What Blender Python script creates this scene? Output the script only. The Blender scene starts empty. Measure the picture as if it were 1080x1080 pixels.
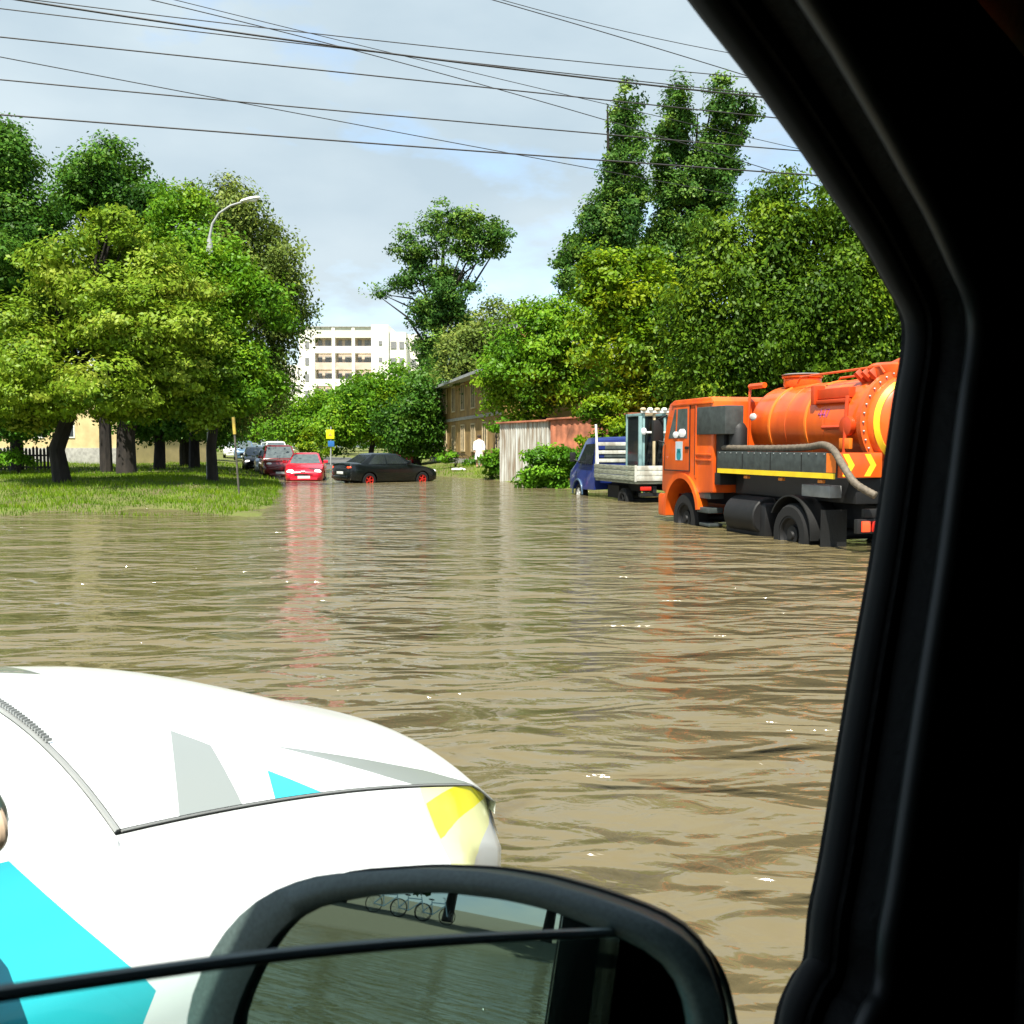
import bpy, bmesh, math, random
import numpy as np
from mathutils import Vector, Matrix
random.seed(7); RNG = np.random.default_rng(11)
R = math.radians
S = bpy.context.scene
COL = S.collection
# ------------------------------------------------------------------ camera, world, sun, exposure
F = 1050.0; PITCH = math.atan(70/1050); EYE = Vector((0, 0, 1.5))
cd = bpy.data.cameras.new('camera'); cam = bpy.data.objects.new('camera', cd); COL.objects.link(cam)
cd.sensor_width = 36; cd.lens = 36*F/1080; cd.clip_start = 0.02; cd.clip_end = 2000
cd.dof.use_dof = True; cd.dof.focus_distance = 22; cd.dof.aperture_fstop = 20
cam.location = EYE; cam.rotation_euler = (R(90)-PITCH, 0, 0); S.camera = cam
SUN_AZ, SUN_EL = R(192), R(60)        # azimuth clockwise from +Y (view direction): behind the camera, a little left
w = bpy.data.worlds.new('World'); S.world = w; w.use_nodes = True
nt = w.node_tree; N = nt.nodes; LK = nt.links; N.clear()
out = N.new('ShaderNodeOutputWorld'); bg = N.new('ShaderNodeBackground'); bg.inputs[1].default_value = 0.1
sky = N.new('ShaderNodeTexSky'); sky.sky_type = 'NISHITA'; sky.sun_disc = False
sky.sun_elevation = SUN_EL; sky.sun_rotation = SUN_AZ; sky.air_density = 1.0; sky.dust_density = 1.5
tc = N.new('ShaderNodeTexCoord'); mp = N.new('ShaderNodeMapping'); mp.inputs['Scale'].default_value = (1, 1, 2.6)
mp.inputs['Location'].default_value = (0.35, 0.1, 0.2)
nz = N.new('ShaderNodeTexNoise'); nz.inputs['Scale'].default_value = 2.3; nz.inputs['Detail'].default_value = 7; nz.inputs['Roughness'].default_value = .55
rp = N.new('ShaderNodeValToRGB'); rp.color_ramp.elements[0].position = .39; rp.color_ramp.elements[1].position = .50
nz2 = N.new('ShaderNodeTexNoise'); nz2.inputs['Scale'].default_value = 3.1; nz2.inputs['Detail'].default_value = 6
rp2 = N.new('ShaderNodeValToRGB'); rp2.color_ramp.elements[0].position = .35; rp2.color_ramp.elements[1].position = .68
rp2.color_ramp.elements[0].color = (2.75, 3.45, 3.95, 1); rp2.color_ramp.elements[1].color = (3.7, 4.35, 4.7, 1)
mx = N.new('ShaderNodeMix'); mx.data_type = 'RGBA'
skm = N.new('ShaderNodeMix'); skm.data_type = 'RGBA'; skm.blend_type = 'MULTIPLY'; skm.inputs[0].default_value = 1; skm.inputs[7].default_value = (1.5, 1.6, 1.6, 1)
LK.new(tc.outputs['Generated'], mp.inputs[0]); LK.new(mp.outputs[0], nz.inputs[0]); LK.new(mp.outputs[0], nz2.inputs[0])
LK.new(nz.outputs[0], rp.inputs[0]); LK.new(nz2.outputs[0], rp2.inputs[0])
LK.new(sky.outputs[0], skm.inputs[6])
LK.new(rp.outputs[0], mx.inputs[0]); LK.new(skm.outputs[2], mx.inputs[6]); LK.new(rp2.outputs[0], mx.inputs[7])
sz = N.new('ShaderNodeSeparateXYZ'); hr = N.new('ShaderNodeMapRange'); hr.inputs[1].default_value = .02; hr.inputs[2].default_value = .30; hr.inputs[3].default_value = .4; hr.inputs[4].default_value = 0
hm = N.new('ShaderNodeMix'); hm.data_type = 'RGBA'; hm.inputs[7].default_value = (4.3, 4.75, 4.95, 1)
LK.new(tc.outputs['Generated'], sz.inputs[0]); LK.new(sz.outputs[2], hr.inputs[0]); LK.new(hr.outputs[0], hm.inputs[0]); LK.new(mx.outputs[2], hm.inputs[6])
LK.new(hm.outputs[2], bg.inputs[0]); LK.new(bg.outputs[0], out.inputs[0])
sl = bpy.data.lights.new('sun', 'SUN'); sun = bpy.data.objects.new('sun', sl); COL.objects.link(sun)
sl.energy = 4.8; sl.angle = R(.5); sl.color = (1, .95, .84)
sd = Vector((math.sin(SUN_AZ)*math.cos(SUN_EL), math.cos(SUN_AZ)*math.cos(SUN_EL), math.sin(SUN_EL)))
sun.rotation_euler = sd.to_track_quat('Z', 'Y').to_euler(); sun.location = (-10, -40, 60)
S.view_settings.view_transform = 'Standard'; S.view_settings.look = 'None'
S.view_settings.exposure = 1.0; S.view_settings.gamma = 1
S.render.resolution_x = 1024; S.render.resolution_y = 1024

# ------------------------------------------------------------------ helpers
def ray(px, py):
    u = (px-540)/F; v = (540-py)/F; c, s = math.cos(PITCH), math.sin(PITCH)
    return Vector((u, c+v*s, -s+v*c))
def at(px, py, Y):
    r = ray(px, py); return EYE + r*(Y/r.y)
def gnd_at(px, Y):
    x = (px-540)/F*Y; return Vector((x, Y, gz(x, Y)))
def sstep(a, b, x):
    t = min(1, max(0, (x-a)/(b-a))); return t*t*(3-2*t)
def interp(x, xs, ys): return float(np.interp(x, xs, ys))
RB_Y = [-60, -20, 10, 20, 27, 31, 36, 42.6, 52, 70, 300]
RB_X = [14, 12.5, 11, 9, 7, 4.2, 1.2, -.4, -5, -8.9, -57]
def XL(y): return float(np.interp(y, [-60, 28.6, 42, 66, 300], [12.0, -6.6, -9.6, -17.0, -66]))
def left_d(x, y):   # distance to the left of the street's left kerb
    return (XL(y)-x)*.97
def wob(x, y): return .5*math.sin(x*.9+1.3*math.sin(y*.5))*math.sin(y*.8+x*.3)+.5*math.sin(x*2.1+y*1.7)
def gz(x, y):
    z = -.34 + sstep(38, 75, y)*.38
    dl = left_d(x, y)
    zl = min(.33, -.34+.34*sstep(-.6, .3, dl)+.09*max(0, dl), .028*(y-22.8)+.085*wob(x*1.2, y*1.3)*sstep(34, 25, y)+.02*wob(x, y))
    zr = min(.5, .12*(x-interp(y, RB_Y, RB_X)) + .02*wob(x, y))
    if x < -24: zl = max(zl, min(.4, .1*(-24-x)))
    zb = min(.4, .12*(-.64*x-.77*y-40)+.02*wob(x, y))
    return max(z, zl, zr, zb)
class MB:
    def __init__(s): s.v = []; s.f = []
    def add(s, vs, fs):
        o = len(s.v); s.v += [tuple(v) for v in vs]; s.f += [tuple(i+o for i in f) for f in fs]; return s
    def box(s, c, d, rot=None, taper=(1, 1)):
        vs = []
        for z in (-1, 1):
            k = taper if z > 0 else (1, 1)
            for x, y in ((-1, -1), (1, -1), (1, 1), (-1, 1)): vs.append(Vector((x*d[0]/2*k[0], y*d[1]/2*k[1], z*d[2]/2)))
        if rot is not None: vs = [rot @ v for v in vs]
        c = Vector(c)
        return s.add([v+c for v in vs], [(3, 2, 1, 0), (4, 5, 6, 7), (0, 1, 5, 4), (1, 2, 6, 5), (2, 3, 7, 6), (3, 0, 4, 7)])
    def b2(s, a, b):
        return s.box([(a[i]+b[i])/2 for i in range(3)], [abs(b[i]-a[i]) for i in range(3)])
    def loft(s, rings, caps=True, closed=True):
        n = len(rings[0]); vs = [v for r in rings for v in r]; fs = []
        for i in range(len(rings)-1):
            for j in range(n if closed else n-1):
                k = (j+1) % n; fs.append((i*n+j, i*n+k, (i+1)*n+k, (i+1)*n+j))
        if caps and closed: fs.append(tuple(reversed(range(n)))); fs.append(tuple((len(rings)-1)*n+j for j in range(n)))
        return s.add(vs, fs)
    def tube(s, pts, r, seg=8, caps=True):
        pts = [Vector(p) for p in pts]; rs = r if hasattr(r, '__len__') else [r]*len(pts); rings = []
        up = None
        for i, p in enumerate(pts):
            t = (pts[min(i+1, len(pts)-1)]-pts[max(i-1, 0)]).normalized()
            if up is None: up = Vector((0, 0, 1)) if abs(t.z) < .9 else Vector((1, 0, 0))
            a = t.cross(up).normalized(); b = a.cross(t).normalized(); up = b
            rings.append([p+(a*math.cos(2*math.pi*k/seg)+b*math.sin(2*math.pi*k/seg))*rs[i] for k in range(seg)])
        return s.loft(rings, caps)
    def lathe(s, prof, c, axis='y', seg=24, closed=False):   # prof: (r, h) along axis; ring: the profile closes on itself
        rings = []
        for r, h in prof:
            ring = []
            for k in range(seg):
                a = 2*math.pi*k/seg; p, q = r*math.cos(a), r*math.sin(a)
                ring.append(Vector(c)+Vector({'y': (p, h, q), 'x': (h, p, q), 'z': (p, q, h)}[axis]))
            rings.append(ring)
        return s.loft(rings+[rings[0]], False) if closed else s.loft(rings)
    def prism(s, poly, d):    # poly: list of 3D points, d: extrude vector
        d = Vector(d); a = [Vector(p) for p in poly]; n = len(a)
        return s.add(a+[p+d for p in a], [tuple(reversed(range(n))), tuple(range(n, 2*n))]+[(i, (i+1) % n, n+(i+1) % n, n+i) for i in range(n)])
    def ell(s, c, r, seg=16, rings=8):
        rr = []
        for i in range(1, rings):
            t = math.pi*i/rings
            rr.append([(c[0]+r[0]*math.sin(t)*math.cos(2*math.pi*k/seg), c[1]+r[1]*math.sin(t)*math.sin(2*math.pi*k/seg), c[2]-r[2]*math.cos(t)) for k in range(seg)])
        return s.loft(rr)
def obj(name, mb, mat, parent=None, bevel=0, smooth=True, angle=38, loc=None):
    me = bpy.data.meshes.new(name); me.from_pydata(mb.v, [], mb.f); 
    bm = bmesh.new(); bm.from_mesh(me)
    bmesh.ops.recalc_face_normals(bm, faces=bm.faces)
    if bevel:
        es = [e for e in bm.edges if len(e.link_faces) == 2 and e.calc_face_angle(0) > R(40)]
        bmesh.ops.bevel(bm, geom=es, offset=bevel, segments=2, affect='EDGES', profile=.6, clamp_overlap=True)
    bm.to_mesh(me); bm.free()
    me.materials.append(mat)
    if smooth:
        me.polygons.foreach_set('use_smooth', [True]*len(me.polygons)); me.set_sharp_from_angle(angle=R(angle))
    o = bpy.data.objects.new(name, me); COL.objects.link(o); o.parent = parent
    if loc is not None: o.location = loc
    return o
def tag(o, label, cat, group=None):
    o['label'] = label; o['category'] = cat
    if group: o['group'] = group
    return o
def thing(name, label, cat, loc=(0, 0, 0), rz=0, group=None):
    o = bpy.data.objects.new(name, None); COL.objects.link(o); o.empty_display_size = .2
    o.location = loc; o.rotation_euler = (0, 0, rz); return tag(o, label, cat, group)
def struct(o, kind='structure'): o['kind'] = kind; return o
def cut(o, cutter_mb):
    c = obj('cutter', cutter_mb, o.data.materials[0], o.parent, smooth=False)
    m = o.modifiers.new('b', 'BOOLEAN'); m.operation = 'DIFFERENCE'; m.object = c; m.solver = 'EXACT'
    bpy.context.view_layer.update()
    dg = bpy.context.evaluated_depsgraph_get()
    me = bpy.data.meshes.new_from_object(o.evaluated_get(dg)); o.modifiers.clear(); o.data = me
    me.polygons.foreach_set('use_smooth', [True]*len(me.polygons)); me.set_sharp_from_angle(angle=R(38))
    cm = c.data; bpy.data.objects.remove(c); bpy.data.meshes.remove(cm)
def copy_tree(o, parent=None):
    c = o.copy(); COL.objects.link(c); c.parent = parent
    for ch in list(o.children): copy_tree(ch, c)
    return c

# ------------------------------------------------------------------ materials
def mat(name, col, rough=.6, metal=0, var=.12, scale=6, bump=0, emit=0, spec=.5, coat=0, stretch=(1, 1, 1), dirt=None):
    m = bpy.data.materials.new(name); m.use_nodes = True; n = m.node_tree.nodes; l = m.node_tree.links
    b = n['Principled BSDF']; b.inputs['Roughness'].default_value = rough; b.inputs['Metallic'].default_value = metal
    b.inputs['Specular IOR Level'].default_value = spec; b.inputs['Coat Weight'].default_value = coat; b.inputs['Coat Roughness'].default_value = .05
    t = n.new('ShaderNodeTexCoord'); mpn = n.new('ShaderNodeMapping'); mpn.inputs['Scale'].default_value = stretch
    ns = n.new('ShaderNodeTexNoise'); ns.inputs['Scale'].default_value = scale; ns.inputs['Detail'].default_value = 6
    l.new(t.outputs['Object'], mpn.inputs[0]); l.new(mpn.outputs[0], ns.inputs[0])
    mxn = n.new('ShaderNodeMix'); mxn.data_type = 'RGBA'
    a = [max(0, c*(1-var)) for c in col]; d = [min(1, c*(1+var)) for c in col]
    if dirt: a = dirt
    mxn.inputs[6].default_value = (*a, 1); mxn.inputs[7].default_value = (*d, 1)
    rr = n.new('ShaderNodeValToRGB'); rr.color_ramp.elements[0].position = .35; rr.color_ramp.elements[1].position = .65
    l.new(ns.outputs[0], rr.inputs[0]); l.new(rr.outputs[0], mxn.inputs[0]); l.new(mxn.outputs[2], b.inputs['Base Color'])
    if bump:
        bn = n.new('ShaderNodeBump'); bn.inputs['Strength'].default_value = bump; bn.inputs['Distance'].default_value = .02
        l.new(ns.outputs[0], bn.inputs['Height']); l.new(bn.outputs[0], b.inputs['Normal'])
    if emit:
        b.inputs['Emission Color'].default_value = (*col, 1); b.inputs['Emission Strength'].default_value = emit
    return m
def leafmat(name, dark, mid, light, trans=.3):
    m = bpy.data.materials.new(name); m.use_nodes = True; n = m.node_tree.nodes; l = m.node_tree.links; n.clear()
    o = n.new('ShaderNodeOutputMaterial'); at_ = n.new('ShaderNodeAttribute'); at_.attribute_name = 'tint'
    r = n.new('ShaderNodeValToRGB'); r.color_ramp.elements[0].color = (*dark, 1); r.color_ramp.elements[1].color = (*light, 1)
    e = r.color_ramp.elements.new(.5); e.color = (*mid, 1)
    d = n.new('ShaderNodeBsdfDiffuse'); t = n.new('ShaderNodeBsdfTranslucent'); g = n.new('ShaderNodeBsdfGlossy'); g.inputs['Roughness'].default_value = .45
    g.inputs['Color'].default_value = (.9, .95, .8, 1)
    x = n.new('ShaderNodeMixShader'); x.inputs[0].default_value = trans
    x2 = n.new('ShaderNodeMixShader'); x2.inputs[0].default_value = .012
    hs = n.new('ShaderNodeHueSaturation'); hs.inputs['Hue'].default_value = .48; hs.inputs['Value'].default_value = 1.15
    l.new(at_.outputs['Fac'], r.inputs[0]); l.new(r.outputs[0], d.inputs[0]); l.new(r.outputs[0], hs.inputs['Color']); l.new(hs.outputs[0], t.inputs[0])
    l.new(d.outputs[0], x.inputs[1]); l.new(t.outputs[0], x.inputs[2]); l.new(x.outputs[0], x2.inputs[1]); l.new(g.outputs[0], x2.inputs[2]); l.new(x2.outputs[0], o.inputs[0])
    return m
M = {}
M['white_paint'] = mat('white_paint', (.82, .86, .85), .22, var=.02, coat=.6)
M['black_plastic'] = mat('black_plastic', (.006, .0063, .0063), .6, var=.2, scale=60, bump=.15)
M['cabin_black'] = mat('cabin_black', (.0035, .0038, .0038), .75, var=.25, scale=90, bump=.25, spec=.2)
M['rubber'] = mat('rubber', (.0045, .0047, .0047), .9, var=.15, scale=30)
M['seal'] = mat('seal', (.005, .0065, .0063), .55, var=.15, scale=30)
M['mirror_shell'] = mat('mirror_shell', (.06, .088, .082), .42, var=.18, scale=400, bump=.06)
M['gap_grey'] = mat('gap_grey', (.22, .23, .225), .6, var=.1)
M['pane_far'] = mat('pane_far', (.22, .22, .22), .3, var=.2)
M['old_white'] = mat('old_white', (.56, .56, .5), .6, var=.12, scale=5, dirt=(.34, .32, .26), stretch=(1, 1, .5))
M['chrome'] = mat('chrome', (.7, .7, .7), .15, 1)
M['glass_dark'] = mat('glass_dark', (.02, .025, .028), .06, var=.1, spec=.8)
M['glass_screen'] = mat('glass_screen', (.09, .11, .11), .08, var=.2, spec=.8)
M['grey_metal'] = mat('grey_metal', (.3, .31, .31), .5, .3, var=.15)
M['dark_metal'] = mat('dark_metal', (.005, .005, .0055), .65, .0, var=.3)
M['orange'] = mat('orange', (.80, .125, .007), .36, var=.05, scale=2.2, coat=.3, dirt=(.58, .075, .008), stretch=(1, 1, .4))
M['orange_band'] = mat('orange_band', (.85, .19, .018), .35, var=.05)
M['yellow_refl'] = mat('yellow_refl', (.88, .62, .02), .4, var=.08)
M['red_refl'] = mat('red_refl', (.55, .055, .008), .4, var=.08)
M['slate'] = mat('slate', (.042, .052, .05), .6, var=.25, scale=9)
M['blue_paint'] = mat('blue_paint', (.014, .03, .17), .3, var=.1, coat=.4)
M['weathered_board'] = mat('weathered_board', (.25, .26, .19), .75, var=.4, scale=4, stretch=(1, 1, 8))
M['red_paint'] = mat('red_paint', (.62, .012, .035), .25, var=.06, coat=.6)
M['maroon_paint'] = mat('maroon_paint', (.16, .014, .02), .25, var=.08, coat=.5)
M['black_paint'] = mat('black_paint', (.004, .006, .006), .22, var=.2, coat=.2)
M['silver_paint'] = mat('silver_paint', (.42, .44, .42), .3, .3, var=.06, coat=.5)
M['bluegrey_paint'] = mat('bluegrey_paint', (.10, .17, .26), .3, .2, var=.06, coat=.5)
M['dull_white'] = mat('dull_white', (.72, .72, .68), .4, var=.05)
M['lamp_lens'] = mat('lamp_lens', (.8, .82, .8), .15, var=.05)
M['lamp_lit'] = mat('lamp_lit', (1, .95, .85), .3, var=0, emit=1.3)
M['tail_red'] = mat('tail_red', (.55, .02, .01), .2, var=.1)
M['tail_lit'] = mat('tail_lit', (.9, .07, .02), .2, var=.1, emit=.5)
M['amber'] = mat('amber', (.8, .25, .03), .25, var=.1)
M['red_rim'] = mat('red_rim', (.5, .02, .012), .4, var=.05)
M['plate'] = mat('plate', (.75, .76, .72), .4, var=.03)
M['bark'] = mat('bark', (.018, .014, .011), .9, var=.45, scale=7, bump=.8, stretch=(1, 1, .3))
M['bark_grey'] = mat('bark_grey', (.1, .09, .075), .9, var=.4, scale=7, bump=.8, stretch=(1, 1, .3))
M['asphalt'] = mat('asphalt', (.09, .088, .082), .75, var=.25, scale=3)
M['concrete'] = mat('concrete', (.32, .31, .28), .85, var=.2, scale=5, bump=.3)
M['stucco_yellow'] = mat('stucco_yellow', (.28, .175, .055), .9, var=.25, scale=1.2, bump=.2)
M['stucco_pale'] = mat('stucco_pale', (.55, .43, .22), .9, var=.15, scale=1.2, bump=.2)
M['panel_white'] = mat('panel_white', (.84, .80, .70), .8, var=.08, scale=.6)
M['panel_pink'] = mat('panel_pink', (.58, .47, .38), .85, var=.15, scale=.8)
M['dark_wood'] = mat('dark_wood', (.03, .026, .022), .85, var=.4, scale=5, stretch=(4, 4, .4))
M['roof_sheet'] = mat('roof_sheet', (.36, .37, .36), .6, .2, var=.18, scale=1.5)
M['brick_red'] = mat('brick_red', (.3, .1, .055), .9, var=.3, scale=10)
M['rust'] = mat('rust', (.46, .16, .085), .85, var=.35, scale=1.6, dirt=(.2, .08, .045))
M['grey_sheet'] = mat('grey_sheet', (.5, .51, .47), .65, .1, var=.2, scale=2.2, stretch=(3, 3, .35), dirt=(.26, .2, .14))
M['cable'] = mat('cable', (.02, .02, .022), .6, var=.1)
M['pole_grey'] = mat('pole_grey', (.34, .35, .34), .6, .1, var=.1)
M['lamp_white'] = mat('lamp_white', (.78, .8, .8), .35, var=.05)
M['sign_yellow'] = mat('sign_yellow', (.9, .78, .01), .4, var=.02)
M['sign_blue'] = mat('sign_blue', (.03, .15, .42), .4, var=.05)
M['hose'] = mat('hose', (.13, .105, .075), .7, var=.25, scale=20, bump=.4)
M['skin'] = mat('skin', (.42, .24, .16), .6, var=.05)
M['cloth_white'] = mat('cloth_white', (.8, .8, .8), .9, var=.04, bump=.1)
M['cloth_dark'] = mat('cloth_dark', (.03, .03, .045), .9, var=.1)
M['hair'] = mat('hair', (.05, .03, .02), .8, var=.2)
M['wood_pale'] = mat('wood_pale', (.5, .4, .24), .7, var=.15)
M['frame_teal'] = mat('frame_teal', (.22, .36, .36), .5, var=.1)
M['yellow_post'] = mat('yellow_post', (.55, .4, .06), .6, var=.2, dirt=(.16, .12, .05), scale=2)
M['teal_mark'] = mat('teal_mark', (.02, .25, .30), .4, var=.05)
M['pale_blue'] = mat('pale_blue', (.5, .62, .68), .4, var=.05)
M['purple_ink'] = mat('purple_ink', (.28, .06, .3), .5, var=.1)

def watermat():
    m = bpy.data.materials.new('muddy_water'); m.use_nodes = True; n = m.node_tree.nodes; l = m.node_tree.links
    b = n['Principled BSDF']; b.inputs['Roughness'].default_value = .10; b.inputs['IOR'].default_value = 1.6
    t = n.new('ShaderNodeTexCoord')
    c = n.new('ShaderNodeTexNoise'); c.inputs['Scale'].default_value = .35; c.inputs['Detail'].default_value = 5
    l.new(t.outputs['Object'], c.inputs[0])
    x = n.new('ShaderNodeMix'); x.data_type = 'RGBA'; x.inputs[6].default_value = (.118, .093, .044, 1); x.inputs[7].default_value = (.155, .127, .066, 1)
    l.new(c.outputs[0], x.inputs[0]); l.new(x.outputs[2], b.inputs['Base Color'])
    prev = None
    for sc, rot, st, dist, det in ((.45, .15, (1, 1.8, 1), .36, 2), (1.4, -.2, (1, 2.0, 1), .20, 2), (4.5, .3, (1, 1.5, 1), .026, 3)):
        mpn = n.new('ShaderNodeMapping'); mpn.inputs['Rotation'].default_value = (0, 0, rot); mpn.inputs['Scale'].default_value = st
        k = n.new('ShaderNodeTexNoise'); k.inputs['Scale'].default_value = sc; k.inputs['Detail'].default_value = det; k.inputs['Distortion'].default_value = .6
        bn = n.new('ShaderNodeBump'); bn.inputs['Strength'].default_value = 1; bn.inputs['Distance'].default_value = dist
        l.new(t.outputs['Object'], mpn.inputs[0]); l.new(mpn.outputs[0], k.inputs[0]); l.new(k.outputs[0], bn.inputs['Height'])
        if prev: l.new(prev.outputs[0], bn.inputs['Normal'])
        prev = bn
    l.new(prev.outputs[0], b.inputs['Normal'])
    return m
def groundmat():
    m = bpy.data.materials.new('grassy_soil'); m.use_nodes = True; n = m.node_tree.nodes; l = m.node_tree.links
    b = n['Principled BSDF']; b.inputs['Roughness'].default_value = .95
    t = n.new('ShaderNodeTexCoord'); k = n.new('ShaderNodeTexNoise'); k.inputs['Scale'].default_value = .45; k.inputs['Detail'].default_value = 9; k.inputs['Roughness'].default_value = .7
    r = n.new('ShaderNodeValToRGB'); e = r.color_ramp.elements; e[0].position = .3; e[0].color = (.13, .10, .045, 1); e[1].position = .75; e[1].color = (.17, .23, .016, 1)
    q = e.new(.52); q.color = (.12, .14, .025, 1)
    l.new(t.outputs['Object'], k.inputs[0]); l.new(k.outputs[0], r.inputs[0])
    sp_ = n.new('ShaderNodeSeparateXYZ'); l.new(t.outputs['Object'], sp_.inputs[0]); ms = n.new('ShaderNodeMath'); ms.operation = 'LESS_THAN'; l.new(sp_.outputs[1], ms.inputs[0]); ms.inputs[1].default_value = -12
    sm_ = n.new('ShaderNodeMix'); sm_.data_type = 'RGBA'; l.new(ms.outputs[0], sm_.inputs[0]); l.new(r.outputs[0], sm_.inputs[6]); sm_.inputs[7].default_value = (.12, .10, .06, 1); l.new(sm_.outputs[2], b.inputs['Base Color'])
    k2 = n.new('ShaderNodeTexNoise'); k2.inputs['Scale'].default_value = 20; bn = n.new('ShaderNodeBump'); bn.inputs['Distance'].default_value = .05
    l.new(t.outputs['Object'], k2.inputs[0]); l.new(k2.outputs[0], bn.inputs['Height']); l.new(bn.outputs[0], b.inputs['Normal'])
    return m
L_maple = leafmat('leaf_maple', (.06, .135, .008), (.17, .28, .014), (.36, .42, .055), .3)
L_green = leafmat('leaf_green', (.04, .12, .006), (.11, .26, .010), (.26, .40, .02), .32)
L_dark = leafmat('leaf_dark', (.018, .06, .008), (.05, .145, .012), (.13, .25, .025), .25)
L_ash = leafmat('leaf_ash', (.05, .125, .005), (.15, .27, .008), (.34, .40, .014), .35)
L_grey = leafmat('leaf_grey', (.045, .09, .015), (.12, .18, .03), (.26, .31, .06), .28)
L_poplar = leafmat('leaf_poplar', (.02, .07, .012), (.06, .15, .02), (.20, .31, .04), .24)
L_willow = leafmat('leaf_willow', (.025, .07, .005), (.075, .155, .008), (.21, .31, .015), .3)
L_bush = leafmat('leaf_bush', (.04, .12, .008), (.10, .26, .012), (.2, .40, .025), .3)
L_grass = leafmat('grass_blade', (.05, .11, .006), (.12, .23, .008), (.30, .38, .015), .3)

# ------------------------------------------------------------------ ground, road, water
def axis(pts):
    o = []
    for a, b, n in pts: o += list(np.linspace(a, b, n, endpoint=False))
    return o+[pts[-1][1]]
gx = axis([(-420, -60, 16), (-60, -26, 24), (-26, 14, 100), (14, 40, 20), (40, 420, 16)])
gy = axis([(-150, -30, 10), (-30, 14, 40), (14, 60, 130), (60, 120, 40), (120, 700, 24)])
g = MB(); nx = len(gx)
g.v = [(x, y, gz(x, y)) for y in gy for x in gx]
g.f = [(j*nx+i, j*nx+i+1, (j+1)*nx+i+1, (j+1)*nx+i) for j in range(len(gy)-1) for i in range(nx-1)]
struct(obj('ground', g, groundmat(), angle=180))
rd = MB(); ys = np.linspace(20, 330, 160); vs = []
for y in ys:
    xl = XL(y)+.15; xr = min(interp(y, RB_Y, RB_X)-.1, xl+9)
    for k in range(5):
        x = xl+(xr-xl)*k/4; vs.append((x, y, -.34+sstep(38, 75, y)*.38+.02+.02*math.sin(math.pi*k/4)))
rd.add(vs, [(j*5+i, j*5+i+1, (j+1)*5+i+1, (j+1)*5+i) for j in range(len(ys)-1) for i in range(4)])
struct(obj('road', rd, M['asphalt'], angle=180))
kb = MB()
for y in np.arange(29, 120, 2.0):
    x = XL(y)
    kb.box((x, y, -.25+sstep(38, 75, y)*.38), (.16, 2.05, .36), Matrix.Rotation(math.atan((XL(y-1)-XL(y+1))/2), 3, 'Z'))
struct(obj('kerb', kb, M['concrete'], bevel=.015))
wt = MB()
def wz(x, y): return 0
wt.add([(-70, -60, 0), (60, -60, 0), (60, 90, 0), (-70, 90, 0)], [(0, 1, 2, 3)])
struct(obj('water', wt, watermat()))

# grass
def quads(name, V, T, m, parent=None, n=4):
    me = bpy.data.meshes.new(name); nv = len(V); nf = nv//n
    me.vertices.add(nv); me.vertices.foreach_set('co', V.astype(np.float32).ravel())
    me.loops.add(nv); me.loops.foreach_set('vertex_index', np.arange(nv, dtype=np.int32))
    me.polygons.add(nf); me.polygons.foreach_set('loop_start', np.arange(0, nv, n, dtype=np.int32))
    me.polygons.foreach_set('loop_total', np.full(nf, n, dtype=np.int32))
    a = me.attributes.new('tint', 'FLOAT', 'POINT'); a.data.foreach_set('value', T.astype(np.float32))
    me.update(calc_edges=True); me.materials.append(m)
    o = bpy.data.objects.new(name, me); COL.objects.link(o); o.parent = parent; return o
GV = []; GT = []
def grow(n, xr, yr, hh, ww, zmin):
    xs = RNG.uniform(*xr, n); yy = RNG.uniform(*yr, n)
    for x, y in zip(xs, yy):
        z = gz(x, y)
        if z < zmin or (XL(y)+.1 < x < interp(y, RB_Y, RB_X)): continue
        patch = .5+.5*math.sin(x*1.1+2*math.sin(y*.6))*math.sin(y*1.3+x*.4)
        if z < .005 and patch < .42: continue
        h = hh*random.uniform(.4, 1.2)*(.55+.6*patch); wd = ww*random.uniform(.6, 1.2); a = random.uniform(0, 6.28)
        dx, dy = math.cos(a)*wd, math.sin(a)*wd; lx, ly = random.gauss(0, .35)*h, random.gauss(0, .35)*h
        GV.extend([(x-dx, y-dy, z-.02), (x+dx, y+dy, z-.02), (x+lx, y+ly, z+h)])
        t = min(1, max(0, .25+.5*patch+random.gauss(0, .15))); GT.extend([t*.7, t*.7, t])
grow(75000, (-32, -6), (21, 42), .13, .014, -.10)
grow(26000, (-40, -8), (42, 75), .16, .022, .0)
grow(16000, (-8, 9), (30, 60), .16, .02, -.02)
tag(struct(quads('grass', np.array(GV), np.array(GT), L_grass, n=3), 'stuff'), 'short green grass growing on the banks beside the flooded street', 'grass')

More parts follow.
